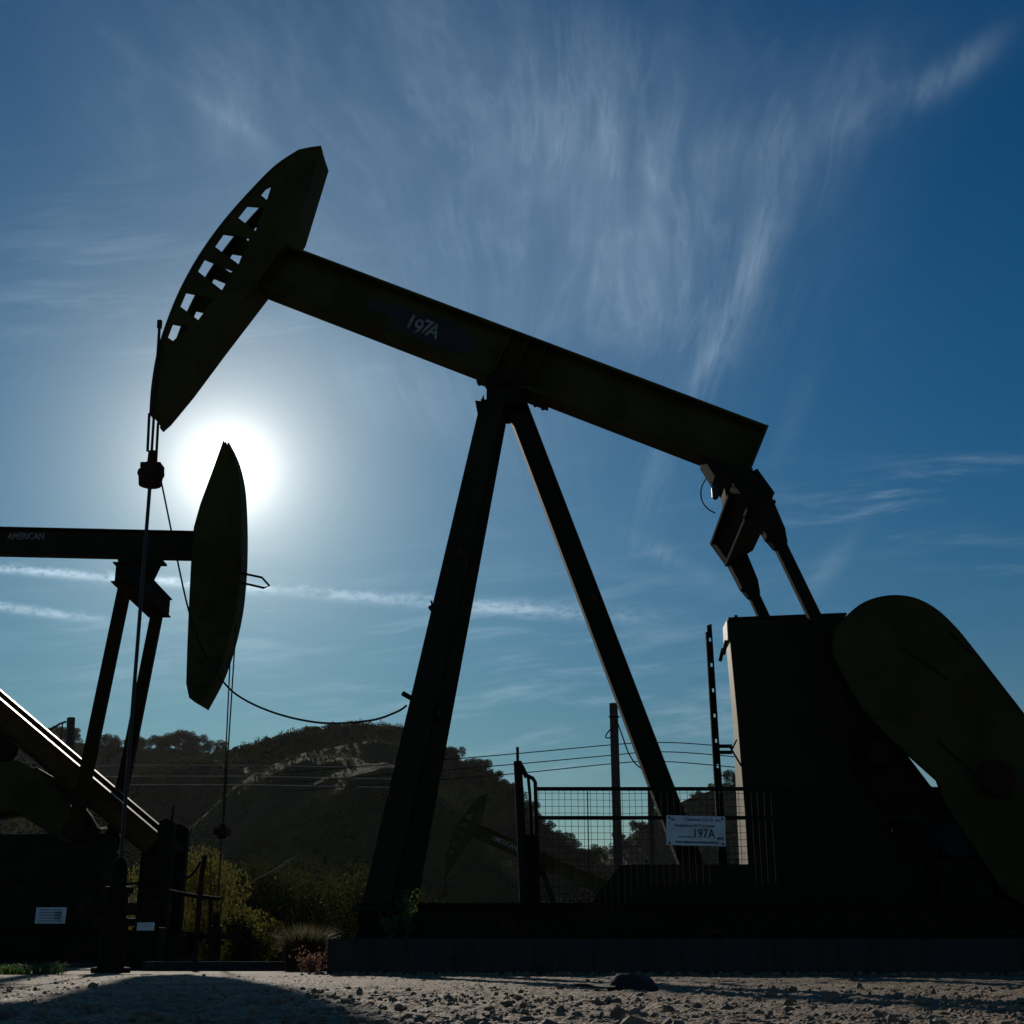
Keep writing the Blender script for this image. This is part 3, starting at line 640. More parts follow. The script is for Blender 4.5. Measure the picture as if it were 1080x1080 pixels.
MB().prism(F1, crank_loop, 0.58, 0.72).build('crank_arm', steel, J1, 0.004)
gl = zp([(462, 195), (468, 145), (500, 98), (560, 50), (640, 28), (720, 35), (790, 70), (850, 125), (903, 188), (1080, 415)], 3.086, 730, 620)
gl = sm2(gl, 4) + [(1150, 843), (1190, 925), (1130, 985), (1060, 940), (998, 846), (991, 827)] + [(989, 822), (970, 805), (950, 787), (937, 775), (911, 746), (892, 714), (881, 691)]
bg_loop = uzl(F1, gl, -1.02)
bgm = MB(); bgm.prism(F1, bg_loop, -1.02, -0.985)
rim = [tuple(p) for p in bg_loop]; bgm.strip(F1, rim + [rim[0]], 0.008, -1.03, -0.975)
guard = bgm.build('belt_guard', green, J1)
for (xa, ya), (xb, yb) in (((988, 780), (1034, 822)), ((951, 683), (1000, 716)), ((1000, 665), (1026, 690))):
    MB().bar(F1.P(xa, ya, -1.026), F1.P(xb, yb, -1.026), F1.v, 0.012, 0.016).build('guard_seam', housing_m, guard)
MB().lathe(F1.P(1054, 820, -1.12), F1.v, [(0, 0.10), (0.02, 0.14), (0.09, 0.145)], 24).build('shaft_hub', rust_m, J1, 0)
gb = MB(); g0, g1 = F1.uz(945, 900, -0.5)[0], F1.uz(1150, 900, -0.5)[0]
gt = F1.uz(975, 838, -0.5)[1]; gb.box(g0, g1, -0.5, 0.5, 0.52, gt, F1); gb.box(g0 - 0.06, g1 + 0.06, -0.56, 0.56, 1.02, 1.06, F1); gb.build('gearbox', steel, J1, 0.02)
mo = MB(); mu = F1.uz(1012, 893, -0.9)[0]
mo.lathe(F1.w(mu - 0.02, -0.98, 0.98), V((0, 1, 0)), [(0, 0.08), (0.01, 0.14), (0.05, 0.155), (0.35, 0.155), (0.38, 0.1)], 20)
for i in range(9): mo.box(mu - 0.15 + i * 0.03, mu - 0.144 + i * 0.03, -0.985, -0.981, 0.88, 1.08, F1)
mo.build('motor', blue_m, J1); MB().box(mu - 0.2, mu + 0.2, -0.95, -0.6, 0.52, 0.822, F1).build('motor_mount', steel, J1)
sk = MB(); s0, s1 = F1.uz(398, 970, -0.85)[0] - 0.15, F1.uz(1100, 970, -0.85)[0] + 2.2
for v in (-0.85, 0.85): sk.ibeam(F1.w(s0, v, 0.385), F1.w(s1, v, 0.385), F1.v, 0.2, 0.265, 0.02, 0.014)
uu = s0 + 0.4
while uu < s1: sk.box(uu - 0.07, uu + 0.07, -0.74, 0.74, 0.27, 0.49, F1); uu += 0.95
sk.box(F1.uz(640, 940, -0.6)[0], s1, -0.735, 0.735, 0.50, 0.56, F1)
sk.build('skid', steel, J1, 0.003)
pedestal = MB(); u0 = F1.uz(640, 945, -0.6)[0]
pedestal.prism(F1, [(u0 - 0.1, 0.565), (u0 + 0.12, 0.82), (g0 + 0.2, 0.82), (g0 + 0.2, 0.565)], -0.6, 0.6); pedestal.build('deck_plate', housing_m, J1, 0.004)
# lubricator hose at tail
lc = [F1.P(*q, -0.16) for q in zp([(78, 135), (55, 180), (50, 225), (62, 272), (95, 310), (132, 330)], 5.4, 730, 480)]
MB().tube(smooth_line(lc, 4), 0.006, 6).build('loose_cable', cable_m, J1)
lu = MB(); q = F1.P(754, 517, -0.17); lu.lathe(q - V((0, 0, 0.09)), V((0, 0, 1)), [(0, 0.012), (0.02, 0.03), (0.11, 0.032), (0.13, 0.012)], 12); lu.build('grease_pot', rod_m, J1)
# bridle, carrier, rod
for (a, b, v) in (((157.5, 436), (155.6, 476), -0.1), ((162.5, 436), (160, 476), 0.05), ((166.7, 446), (164.5, 489), 0.16)):
    MB().tube([F1.P(*a, v), F1.P(*b, v)], 0.013, 8).build('bridle_cable', wire_m, J1)
st_ = smooth_line([F1.P(*q, -0.235) for q in ((168.5, 339), (166.5, 372), (163.5, 408), (159, 437))], 4)
MB().tube(st_, 0.014, 8).build('bridle_cable', wire_m, J1)
MB().bar(F1.P(168.6, 338, -0.235), F1.P(168.1, 346, -0.235), F1.v, 0.035, 0.04).build('cable_clamp', steel, J1)
cb = MB(); c0 = F1.P(158, 513, 0)
pxm = (F1.P(159, 513, 0) - F1.P(158, 513, 0)).length
cb.lathe(c0, V((0, 0, 1)), [(0, 9 * pxm), (1 * pxm, 11.5 * pxm), (10 * pxm, 12.5 * pxm), (13 * pxm, 14 * pxm), (17 * pxm, 13.5 * pxm), (18 * pxm, 9 * pxm), (25 * pxm, 8.5 * pxm), (26 * pxm, 5 * pxm), (39 * pxm, 4.8 * pxm)], 14)
cb.box(c0.x - 0.085, c0.x + 0.10, c0.y - 0.08, c0.y + 0.08, c0.z + 18.5 * pxm, c0.z + 24 * pxm); cb.build('carrier_bar', rust_m, J1)
rodb = F1.P(127.5, 905, 0)
MB().tube([c0 + V((0, 0, 0.02)), rodb], 0.017, 10).build('polished_rod', rod_m, J1)

def wellhead(base, h, label, s=1.0):
    w = empty('wellhead', V((base.x, base.y, 0)), label, 'wellhead'); bs = V((base.x, base.y, 0.0))
    MB().lathe(bs, V((0, 0, 1)), [(0, 0.16 * s), (0.04, 0.16 * s), (0.05, 0.11 * s), (h * 0.4, 0.11 * s), (h * 0.4 + 0.01, 0.17 * s), (h * 0.4 + 0.06, 0.17 * s), (h * 0.4 + 0.07, 0.09 * s), (h * 0.68, 0.09 * s), (h * 0.69, 0.13 * s), (h * 0.74, 0.13 * s), (h * 0.75, 0.07 * s), (h * 0.95, 0.06 * s), (h, 0.03 * s)], 16).build('casing_stack', steel, w)
    t = MB(); z = h * 0.55; t.tube([bs + V((-0.30 * s, 0, z)), bs + V((0.45 * s, 0, z))], 0.05 * s, 10)
    for sg in (-0.8, 1): t.lathe(bs + V((sg * 0.33 * s, 0, z)), V((1, 0, 0)), [(-0.03, 0.09 * s), (0.03, 0.09 * s)], 12)
    t.build('flow_tee', rust_m, w)
    v = MB(); c = bs + V((0.33 * s, -0.16 * s, z)); n = 16
    v.tube([c + V((math.cos(k * 2 * math.pi / n), 0, math.sin(k * 2 * math.pi / n))) * 0.1 * s for k in range(n + 1)], 0.012 * s, 6)
    v.bar(c + V((-0.1 * s, 0, 0)), c + V((0.1 * s, 0, 0)), (0, 0, 1), 0.012, 0.012); v.tube([c, c + V((0, 0.13 * s, 0))], 0.014 * s, 6); v.build('valve_wheel', steel, w)
    return w
wellhead(rodb, rodb.z, 'squat dark wellhead with valve wheel under the long rod of the front pumpjack')

# ------------------------------------------------------------------ left pumpjack
F2 = Frame(0, 20.0, 0.0)
J2 = empty('pumpjack', F2.w(F2.uz(90, 1010, 0)[0], 0, 0), 'left pumpjack with solid pointed horse head, level beam and ochre diagonal post', 'pumpjack')
rim2 = sm2([(240, 472), (246, 487), (251, 510), (253, 540), (253.5, 575), (252, 610), (248, 645), (240, 680), (228, 715), (211, 747)], 4)
hp = [(235, 469), (237.5, 473)] + rim2 + [(199, 740), (196, 725), (197, 690), (199, 640), (201, 600), (204, 560), (211, 535), (222, 505)]
h2 = MB(); l2 = uzl(F2, hp, -0.2); h2.prism(F2, l2, -0.2, 0.2)
rl = uzl(F2, rim2, -0.2); h2.strip(F2, rl, 0.03, -0.245, 0.245)
h2.prism(F2, uzl(F2, [(232, 478), (235.5, 468), (237, 471), (238, 469), (240, 474)], -0.15), -0.16, -0.14); h2.build('horse_head', green, J2)
ta, tb2 = V(F2.uz(0, 559, -0.1)), V(F2.uz(204, 563.5, -0.1)); bb = V(F2.uz(100, 593.5, 0.1)); ax2 = (tb2 - ta).normalized(); n2 = V((-ax2.y, ax2.x)); dp = abs((bb - ta).dot(n2))
w0 = ta - ax2 * 5.2 - n2 * dp / 2; w1 = tb2 + ax2 * 0.05 - n2 * dp / 2
b2 = MB().ibeam(F2.w(w0.x, 0, w0.y), F2.w(w1.x, 0, w1.y), F2.v, 0.2, dp, 0.022, 0.014)
b2.bar(F2.P(150, 597.5, 0) - F2.u * 0.35, F2.P(150, 597.5, 0) + F2.u * 0.35, F2.v, 0.3, 0.03)
beam2 = b2.build('walking_beam', teal, J2, 0.004)
t2 = MB(); put_text(t2, 'AMERICAN', 0.15, F2.P(27, 569.5, -0.011), F2.u, V((0, 0, 1)), 0.0015, 0.78); t2.build('maker_lettering', letter, beam2)
EV2 = 0.92
ec = F2.uz(131, 606, -EV2)
e2 = MB(); e2.prism(F2, [(ec[0] - 0.10, ec[1] - 0.20), (ec[0] + 0.20, ec[1] - 0.20), (ec[0] + 0.20, ec[1] + 0.07), (ec[0] - 0.10, ec[1] + 0.07)], -EV2 - 0.12, EV2 + 0.12)
for sg, z in ((-1, ec[1] + 0.082), (1, ec[1] - 0.212)): e2.prism(F2, [(ec[0] - 0.14, z - 0.011), (ec[0] + 0.22, z - 0.011), (ec[0] + 0.22, z + 0.011), (ec[0] - 0.14, z + 0.011)], -EV2 - 0.16, EV2 + 0.16)
e2.build('equalizer', steel, J2, 0.004)
hb = F2.uz(150, 596, 0); MB().prism(F2, [(hb[0] - 0.28, hb[1] - 0.005), (hb[0] + 0.28, hb[1] - 0.005), (ec[0] + 0.15, ec[1] + 0.0935), (ec[0] - 0.10, ec[1] + 0.0935)], -0.12, 0.12).build('center_bearing', steel, J2)
wr = F2.uz(78, 880, -EV2)
for sg in (-1, 1):
    m = MB(); a, b = F2.w(ec[0] + 0.04, sg * EV2, ec[1] - 0.15), F2.w(wr[0], sg * EV2, wr[1]); m.bar(a, b, F2.v, 0.12, 0.18)
    m.lathe(F2.w(wr[0], sg * EV2 - 0.08, wr[1]), F2.v, [(0, 0.15), (0.16, 0.15)], 20); m.build('pitman_arm', ochre, J2, 0.006)
    MB().lathe(F2.w(wr[0], sg * EV2 - 0.105, wr[1]), F2.v, [(0, 0.08), (0.02, 0.09), (0.0245, 0.09)], 16).build('wrist_pin', rust_m, J2)
la, lb2 = V(F2.uz(0, 742, -0.53 - 0.11)), V(F2.uz(153, 872, -0.53 - 0.11)); d2 = (lb2 - la).normalized(); dn = V((d2.y, -d2.x))
if dn.y > 0: dn = -dn
legd = 0.34
for sg in (-1, 1):
    a, b = la - d2 * 2.55 + dn * legd / 2, lb2 + d2 * 0.26 + dn * legd / 2
    m = MB().ibeam(F2.w(a.x, sg * 0.53, a.y), F2.w(b.x, sg * 0.53, b.y), F2.v, 0.22, legd, 0.02, 0.014); m.build('samson_post', tan, J2, 0.003)
k = 0.0
for k in (0.15, 0.45, 0.75, 0.93):
    q = (la - d2 * 2.2).lerp(lb2, k) + dn * legd * 0.5; MB().bar(F2.w(q.x, -0.52, q.y), F2.w(q.x, 0.52, q.y), F2.u, 0.10, 0.10).build('cross_brace', tan, J2)
cl_ = uzl(F2, [(-75, 800), (-40, 790), (0, 808), (18, 806), (37, 817), (56, 832), (76, 858), (84, 872), (86, 888), (76, 894), (62, 890), (37, 874), (11, 858), (-30, 862), (-70, 850)], -0.5)
for v0, v1 in ((-0.5, -0.36), (0.36, 0.5)): MB().prism(F2, cl_, v0, v1).build('crank_arm', green, J2, 0.01)
MB().lathe(F2.P(0, 792, -0.3), F2.v, [(0, 0.1), (0.01, 0.23), (0.12, 0.23), (0.13, 0.1)], 28).build('sheave', steel, J2)
gx0, gx1 = F2.uz(-120, 900, -0.35)[0], F2.uz(108, 900, -0.35)[0]
g = MB(); g.box(gx0, gx1, -0.345, 0.345, 0.42, 1.75, F2); g.box(gx0 - 0.05, gx1 + 0.05, -0.40, 0.40, 1.1, 1.14, F2); g.build('gearbox', teal, J2, 0.03)
rr = MB(); x0, x1 = F2.uz(-200, 980, -0.7)[0], F2.uz(186, 980, -0.7)[0]
for v in (-0.7, 0.7): rr.ibeam(F2.w(x0, v, 0.26), F2.w(x1, v, 0.26), F2.v, 0.2, 0.32, 0.02, 0.014)
for i in range(6): q = x0 + 0.3 + i * (x1 - x0 - 0.5) / 5; rr.box(q - 0.07, q + 0.07, -0.6, 0.6, 0.12, 0.38, F2)
rr.box(x0, x1 - 0.02, -0.85, 0.85, 0, 0.098, F2); rr.build('skid', steel, J2, 0.003)
fp = MB(); a = F2.uz(165, 900, -0.45)[0]; b = F2.uz(182, 900, -0.45)[0]; zt = F2.uz(173, 868, -0.45)[1]
prof = [(a, 0.10), (b, 0.10), (b, zt - 0.12), (b - 0.03, zt - 0.03), ((a + b) / 2, zt), (a + 0.03, zt - 0.03), (a, zt - 0.12)]
for v in (-0.5, 0.32): fp.prism(F2, prof, v, v + 0.18)
fp.box(a + 0.02, b - 0.02, -0.315, 0.315, zt - 0.45, zt - 0.3, F2); fp.box(a - 0.25, a - 0.005, -0.35, -0.2, 0.43, zt - 0.32, F2)
fp.tube([F2.w(b - 0.06, -0.41, zt - 0.06), F2.w(b - 0.045, -0.41, zt + 0.20)], 0.018, 8)
fp.build('front_post', steel, J2, 0.004)
rail = MB()
for z in (0.75, 1.05): rail.tube([F2.w(gx1 - 0.05, -0.6, z), F2.w(a + 0.02, -0.6, z)], 0.018, 6)
for q in (0.15, 0.55, 0.95): rail.tube([F2.w(gx1 + (a - gx1) * q, -0.6, 0.42), F2.w(gx1 + (a - gx1) * q, -0.6, 1.06)], 0.018, 6)
rail.build('guard_rail', steel, J2)
hd = MB(); q = [F2.P(*p, -0.2) for p in ((250, 607.5), (276, 613), (284, 622), (278, 624), (250, 617.5))]; hd.tube(q, 0.018, 6); hd.build('wireline_guide', steel, J2)
for (a, b, v) in (((251.5, 619), (235.5, 872), -0.1), ((244.5, 655), (234.5, 872), 0.1)): MB().tube([F2.P(*a, v), F2.P(*b, 0)], 0.011, 6).build('bridle_cable', wire_m, J2)
c2 = F2.P(234, 884, 0); cb2 = MB(); cb2.box(c2.x - 0.10, c2.x + 0.10, c2.y - 0.15, c2.y + 0.15, c2.z - 0.02, c2.z + 0.07); cb2.lathe(c2 + V((0, 0, -0.07)), V((0, 0, 1)), [(0, 0.05), (0.03, 0.065), (0.15, 0.06), (0.22, 0.03)], 12); cb2.build('carrier_bar', rust_m, J2)
rb2 = F2.P(229, 962, 0); MB().tube([c2, rb2], 0.014, 8).build('polished_rod', rod_m, J2)
wellhead(rb2, rb2.z, 'smaller dark wellhead below the hanging rod of the left pumpjack, before the willow', 0.8)

# ------------------------------------------------------------------ distant pumpjack (a copy of the front one)
J3 = J1.copy(); COL.objects.link(J3)
J3.name = 'pumpjack'
off = V((1.05, 36.3, -2.15)); J3.location = J1.location + off
tag(J3, 'distant pumpjack, a small dark silhouette seen low between front leg and mesh fence', 'pumpjack')
for ch in list(J1.children):
    if ch.name.split('.')[0] in ('motor_mount', 'loose_cable', 'grease_pot', 'cable_clamp', 'cable_bracket', 'step_bracket', 'motor', 'shaft_hub'): continue
    c = ch.copy(); COL.objects.link(c); c.parent = J3
    if ch is beam:
        t3 = MB(); org = ORG[J1.name]; ORG[c.name] = org
        put_text(t3, 'AMERICAN', 0.24, bp(L * 0.27, 0.02, -0.012), dirw, upw, 0.002, 0.8); t3.build('maker_lettering', letter, c)

# ------------------------------------------------------------------ concrete pads, kerb
xa = at(345, 1010, 10.15).x
pad = MB(); pad.box(xa, 9.5, 10.15, 13.4, -0.05, 0.25)
for i in range(7): pad.box(xa + 0.6 + i * 1.5, xa + 0.63 + i * 1.5, 10.142, 10.149, 0.0, 0.245)
tag(pad.build('concrete_pad', conc, bevel=0.012), 'long low concrete pad under the front pumpjack and its mesh fence', 'concrete pad')
kb = MB(); kb.box(at(150, 1020, 13.2).x, at(352, 1020, 13.2).x, 13.2, 13.4, -0.05, 0.085); tag(kb.build('kerb', conc, bevel=0.01), 'thin low kerb with lit top edge left of the concrete pad', 'kerb')
pd2 = MB(); pd2.box(at(-260, 1010, 18.6).x, at(200, 1010, 18.6).x, 18.3, 21.7, -0.05, -0.004 + 0.06)
tag(pd2.build('concrete_pad', conc, bevel=0.01), 'shadowed flat concrete pad under the left pumpjack', 'concrete pad')
J2.location.z += 0.06

# ------------------------------------------------------------------ housing, slotted post
H = empty('guard_housing', F1.w(F1.uz(830, 950, -0.45)[0], 0, 0.25), 'big dark sheet-metal guard housing with sunlit cream left side', 'housing')
vh = -0.52
fr_loop = uzl(F1, [(768, 655), (893, 650), (905, 760), (925, 830), (960, 935), (790.5, 935), (786, 860), (778, 760)], vh)
hm = MB(); hm.prism(F1, fr_loop, vh, vh + 0.02); hm.prism(F1, [(p[0] + (0.02 if i in (0, 5, 6, 7) else 0), p[1] - 0.02) for i, p in enumerate(fr_loop)], vh + 0.23, vh + 0.25); hm.build('front_panel', housing_m, H)
edge = [fr_loop[0], fr_loop[7], fr_loop[6], fr_loop[5]]
sp = MB()
dep = [0.26, 0.30, 0.50, 0.54]
for i in range(3):
    (u1, z1), (u2, z2) = edge[i], edge[i + 1]; w_ = 0.018
    vs = [F1.w(u1, vh + 0.021, z1), F1.w(u2, vh + 0.021, z2), F1.w(u2, vh + dep[i + 1], z2), F1.w(u1, vh + dep[i], z1)]
    vs += [v + F1.u * w_ for v in vs]; sp.add(vs, [(0, 1, 2, 3), (7, 6, 5, 4), (0, 4, 5, 1), (1, 5, 6, 2), (2, 6, 7, 3), (3, 7, 4, 0)])
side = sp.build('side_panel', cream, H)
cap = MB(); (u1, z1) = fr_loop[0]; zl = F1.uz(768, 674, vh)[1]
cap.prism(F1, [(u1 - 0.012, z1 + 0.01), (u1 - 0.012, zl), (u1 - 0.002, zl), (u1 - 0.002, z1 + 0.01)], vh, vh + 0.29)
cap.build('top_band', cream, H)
tp = MB(); (u2, z2) = fr_loop[1]
tp.add([F1.w(u1, vh - 0.01, z1 + 0.012), F1.w(u2, vh - 0.01, z2 + 0.012), F1.w(u2, vh + 0.34, z2 + 0.012), F1.w(u1, vh + 0.34, z1 + 0.012), F1.w(u1, vh - 0.01, z1 + 0.03), F1.w(u2, vh - 0.01, z2 + 0.03), F1.w(u2, vh + 0.34, z2 + 0.03), F1.w(u1, vh + 0.34, z1 + 0.03)], [(3, 2, 1, 0), (4, 5, 6, 7), (0, 1, 5, 4), (1, 2, 6, 5), (2, 3, 7, 6), (3, 0, 4, 7)])
tp.bar(F1.P(776, 652, vh + 0.05), F1.P(776, 649, vh + 0.05), F1.v, 0.02, 0.03); tp.build('roof_panel', housing_m, H)
lat = MB(); lat.bar(F1.P(762.5, 684, vh + 0.02), F1.P(759.5, 697, vh + 0.02), F1.v, 0.03, 0.03); lat.bar(F1.P(766, 676, vh - 0.01), F1.P(763, 690, vh - 0.01), F1.v, 0.05, 0.03); lat.build('latch', steel, H)

FF = Frame(0, 10.95, -2.0)
pl = FF.uz
loop = [pl(745.5, 660, 0), pl(750.5, 658, 0), pl(759, 790, 0), pl(769.5, 945, 0), pl(761.5, 945, 0), pl(753, 800, 0)]
hs_ = []
for i in range(10):
    k = (i + 0.4) / 10.5; cx = 748 + 16.5 * k * 1.02; cy = 664 + 280 * k
    hs_.append([pl(cx - 0.9, cy - 2.2, 0), pl(cx + 1.1, cy - 1.9, 0), pl(cx + 1.3, cy + 2.2, 0), pl(cx - 0.7, cy + 1.9, 0)])
pp_ = empty('slotted_post', FF.w(pl(765, 945, 0)[0], 0, 0.25), 'leaning slotted steel post with a row of holes beside the cream housing side', 'post')
mm = MB().prism(FF, loop, -0.006, 0.006, hs_); mm.bar(FF.P(745.2, 667, -0.035), FF.P(761.5, 945, -0.035), FF.v, 0.05, 0.018); mm.build('channel', steel, pp_)
bkt = MB()
for y in (787, 793.5): bkt.bar(FF.P(756, y, 0.02), FF.P(772, y, 0.02), FF.v, 0.04, 0.025)
bkt.bar(FF.P(770, 795, 0.02), FF.P(777, 780, 0.0), FF.v, 0.02, 0.012); bkt.bar(FF.P(770, 788, 0.02), FF.P(782, 808, 0.0), FF.v, 0.02, 0.012); bkt.build('bracket', steel, pp_)

# ------------------------------------------------------------------ mesh fence, sign, gate post
FN = Frame(0, 10.40, 0.0)
fe = empty('mesh_fence', FN.w(FN.uz(700, 960, 0)[0], 0, 0.25), 'low welded-mesh safety fence along the front edge of the concrete pad', 'fence')
xl, xr = FN.uz(566, 900, 0)[0], 5.2; zt = FN.uz(650, 832, 0)[1]; zm = FN.uz(650, 862.5, 0)[1]; zb = 0.30
for z in (zt, zm): MB().bar(FN.w(xl, 0, z), FN.w(xr, 0, z), FN.v, 0.035, 0.026).build('rail', steel, fe)
MB().bar(FN.w(xl, 0, zb), FN.w(xr, 0, zb), FN.v, 0.035, 0.03).build('rail', steel, fe)
nps = 5
for i in range(nps):
    x = FN.uz(652, 900, 0)[0] + 1.31 * (i - 0) if i else FN.uz(621, 900, 0)[0]
    MB().bar(FN.w(x, 0.03, 0.25), FN.w(x, 0.03, zt - 0.014), FN.v, 0.024 if i else 0.01, 0.03 if i else 0.008).build('fence_post', steel, fe)
ms = MB(); x = xl + 0.02; i = 0
while x < xr:
    jx = random.gauss(0, 0.0035); jv = -0.012 + 0.006 * math.sin(x * 2.3); ms.bar(FN.w(x + jx, jv, zb + 0.016), FN.w(x + random.gauss(0, 0.0035), -0.012, zt - 0.014), FN.v, 0.0034, 0.0034); x += 0.0495
z = zb + 0.03
while z < zt - 0.02:
    sg = [FN.w(xl + (xr - xl) * q / 16, -0.0155 + 0.006 * math.sin((xl + (xr - xl) * q / 16) * 2.3), z + 0.005 * noise.noise(V((q * 0.7, z * 5, 2)))) for q in range(17)]
    for q in range(16): ms.bar(sg[q], sg[q + 1], FN.v, 0.0032, 0.0032)
    z += 0.0495
ms.build('mesh_panel', cable_m, fe)

def sign(fr, x0, y0, x1, y1, v, label, big):
    c = fr.P((x0 + x1) / 2, (y0 + y1) / 2, v); wd = (fr.P(x1, y0, v) - fr.P(x0, y0, v)).length; hg = (fr.P(x0, y0, v) - fr.P(x0, y1, v)).length
    o = empty('well_sign', c - V((0, 0, hg / 2)), label, 'sign')
    rt = V((1, 0, -0.025 if big else 0.0)); u = V((0.025 if big else 0, 0, 1))
    MB().bar(c - rt * wd / 2, c + rt * wd / 2, (0, 1, 0), 0.006, hg).build('plate', white, o, 0.002)
    fr_ = c - V((0, 0.0055, 0)); t = MB()
    if big:
        put_text(t, 'Chevron U.S.A. Inc.', hg * 0.155, fr_ + rt * wd * 0.13 + u * hg * 0.37, rt, u, 0.001)
        put_text(t, 'Rosenberg NCT-1 Lease', hg * 0.135, fr_ - rt * wd * 0.02 + u * hg * 0.17, rt, u, 0.001)
        t.build('lettering', navy, o)
        t = MB(); put_text(t, '197A', hg * 0.42, fr_ + rt * wd * 0.13 - u * hg * 0.10, rt, u, 0.001, 0.85); t.build('number_lettering', ink, o)
        t = MB(); rnd = random.Random(3)
        for xs, xe, zz, hh_ in ((-0.30, -0.07, -0.21, 0.045), (-0.34, 0.36, -0.385, 0.075), (0.36, 0.46, -0.24, 0.09), (-0.42, -0.36, 0.36, 0.10)):
            x = xs
            while x < xe:                       # fine print too small to read
                w_ = rnd.uniform(0.012, 0.028); t.bar(fr_ + rt * wd * x + u * hg * zz, fr_ + rt * wd * (x + w_) + u * hg * zz, (0, 1, 0), 0.002, hg * hh_ * rnd.uniform(0.6, 1)); x += w_ + 0.008
            t.build('fine_print', navy, o); t = MB()
        b = MB()
        for sx in (-0.45, 0.45):
            for sz in (-0.42, 0.42): b.lathe(c + rt * wd * sx + u * hg * sz - V((0, 0.012, 0)), V((0, 1, 0)), [(0, 0.007), (0.008, 0.009)], 8)
        b.build('bolts', rod_m, o)
    else:
        rnd = random.Random(8)
        for zz in (0.34, 0.17, 0.0, -0.17, -0.34):
            x = -0.38
            while x < 0.36:
                w_ = rnd.uniform(0.02, 0.05); t.bar(fr_ + rt * wd * x + u * hg * zz, fr_ + rt * wd * (x + w_) + u * hg * zz, (0, 1, 0), 0.002, hg * (0.05 if x < 0.12 or abs(zz) > 0.2 else 0.13)); x += w_ + 0.012
            t.build('fine_print', navy, o); t = MB()
    return o
sign(FN, 703, 860.5, 765, 892, -0.035, 'white rectangular well sign reading 197A wired to the mesh fence', True)
sign(F2, 37.5, 957, 69.5, 974, -0.92, 'small pale sign low on the dark base of the left pumpjack', False)
MB_ = MB(); q = F2.P(53.5, 965, -0.915)
for dx in (-0.12, 0.12): MB_.bar(V((q.x + dx, q.y + 0.02, 0.06)), V((q.x + dx, q.y + 0.02, q.z + 0.08)), (0, 1, 0), 0.025, 0.025)
tag(MB_.build('sign_stakes', steel), 'pair of short dark stakes behind the small pale sign at left', 'sign post')

GP = Frame(0, 10.55, 0)
gp = empty('gate_post', GP.w(GP.uz(556, 960, 0)[0], 0, 0.25), 'dark gate post of bent pipes rising above the left end of the fence', 'gate post')
a = MB(); a.tube([GP.P(545.8, 788, 0), GP.P(546, 803, 0)], 0.012, 8); a.tube([GP.P(546, 803, 0), GP.P(548, 840, 0), GP.P(553, 962, 0)], 0.035, 8); a.tube([GP.P(547, 804, 0), GP.P(551, 810, 0), GP.P(555.5, 820, 0)], 0.02, 8); a.build('post', steel, gp)
a = MB(); a.tube([GP.P(554, 817, 0.02), GP.P(562, 821, 0.02), GP.P(564.5, 825, 0.02), GP.P(565, 840, 0.02), GP.P(568, 962, 0.02)], 0.016, 8); a.tube([GP.P(557, 819, 0.02), GP.P(559, 840, 0.02), GP.P(562, 962, 0.02)], 0.013, 8)
a.bar(GP.P(558, 880, 0.05), GP.P(563, 962, 0.05), GP.v, 0.02, 0.08); a.build('bent_pipe', steel, gp)

# ------------------------------------------------------------------ utility poles and wires
def pole(px0, py0, pxb, Y, r, label):
    t = at(px0, py0, Y); b = at(pxb, 1000, Y); b.z = gz(0, Y) - 0.3
    o = empty('utility_pole', V((b.x, b.y, gz(0, Y))), label, 'utility pole', 'utility poles beyond the pad')
    MB().tube([b, b.lerp(t, 0.5), t], r * 1.15, 12, r).build('shaft', wood, o); return o, t
o, t = pole(647, 742, 655, 24.0, 0.075, 'tall dark wooden pole rising behind the mesh fence, a cable looping from it')
w = MB(); w.tube(smooth_line([at(*q, 23.9) for q in ((650, 759), (656, 775), (662, 792), (669, 804), (677, 811))], 5), 0.012, 6); w.tube(smooth_line([at(*q, 23.9) for q in ((645, 768), (640, 774), (639, 778), (644, 778))], 5), 0.012, 6); w.build('hanging_cable', cable_m, o)
w = MB(); q = at(647.5, 757, 24); w.tube([q - V((0.1, 0.1, 0)), q + V((0.1, -0.1, 0))], 0.015, 6); w.build('bracket', steel, o)
pole(686, 815, 689, 25.0, 0.06, 'shorter grey pole beyond the fence, half hidden by the rear leg')
o, t = pole(75, 757, 71, 40, 0.12, 'dark wooden pole standing behind the ochre post of the left pumpjack')
w = MB(); w.tube(smooth_line([at(*q, 39.8) for q in ((70, 761), (62, 764), (54, 769), (46, 772))], 5), 0.03, 6); w.tube([at(66, 763, 39.8), at(64, 785, 39.8)], 0.02, 5); w.build('hanging_cable', cable_m, o)
for i, (ys, nm) in enumerate((([815, 797, 786, 783, 786, 800], 'uppermost of the three thin power lines crossing behind the legs'), ([826, 808, 797, 793, 796, 811], 'middle one of the three thin power lines crossing behind the legs'), ([835, 818, 806, 803, 807, 822], 'lowest of the three thin power lines crossing behind the legs'))):
    pts = smooth_line([at(px, py, 60) for px, py in zip((300, 520, 640, 690, 752, 900), ys)], 6)
    tag(MB().tube(pts, 0.022, 6).build('power_line', cable_m), nm, 'power line', 'power lines behind the legs')
for i, (y, nm) in enumerate(((807, 'uppermost of the thin sunlit wires crossing before the dark left hill'), (818.5, 'middle one of the thin sunlit wires crossing before the dark left hill'), (827.5, 'lowest of the thin sunlit wires crossing before the dark left hill'))):
    tag(MB().tube([at(-40, y + 3, 70), at(140, y, 70), at(262, y, 70), at(420, y + 3, 70)], 0.015, 6).build('power_line', galv), nm, 'power line', 'power lines before the left hill')
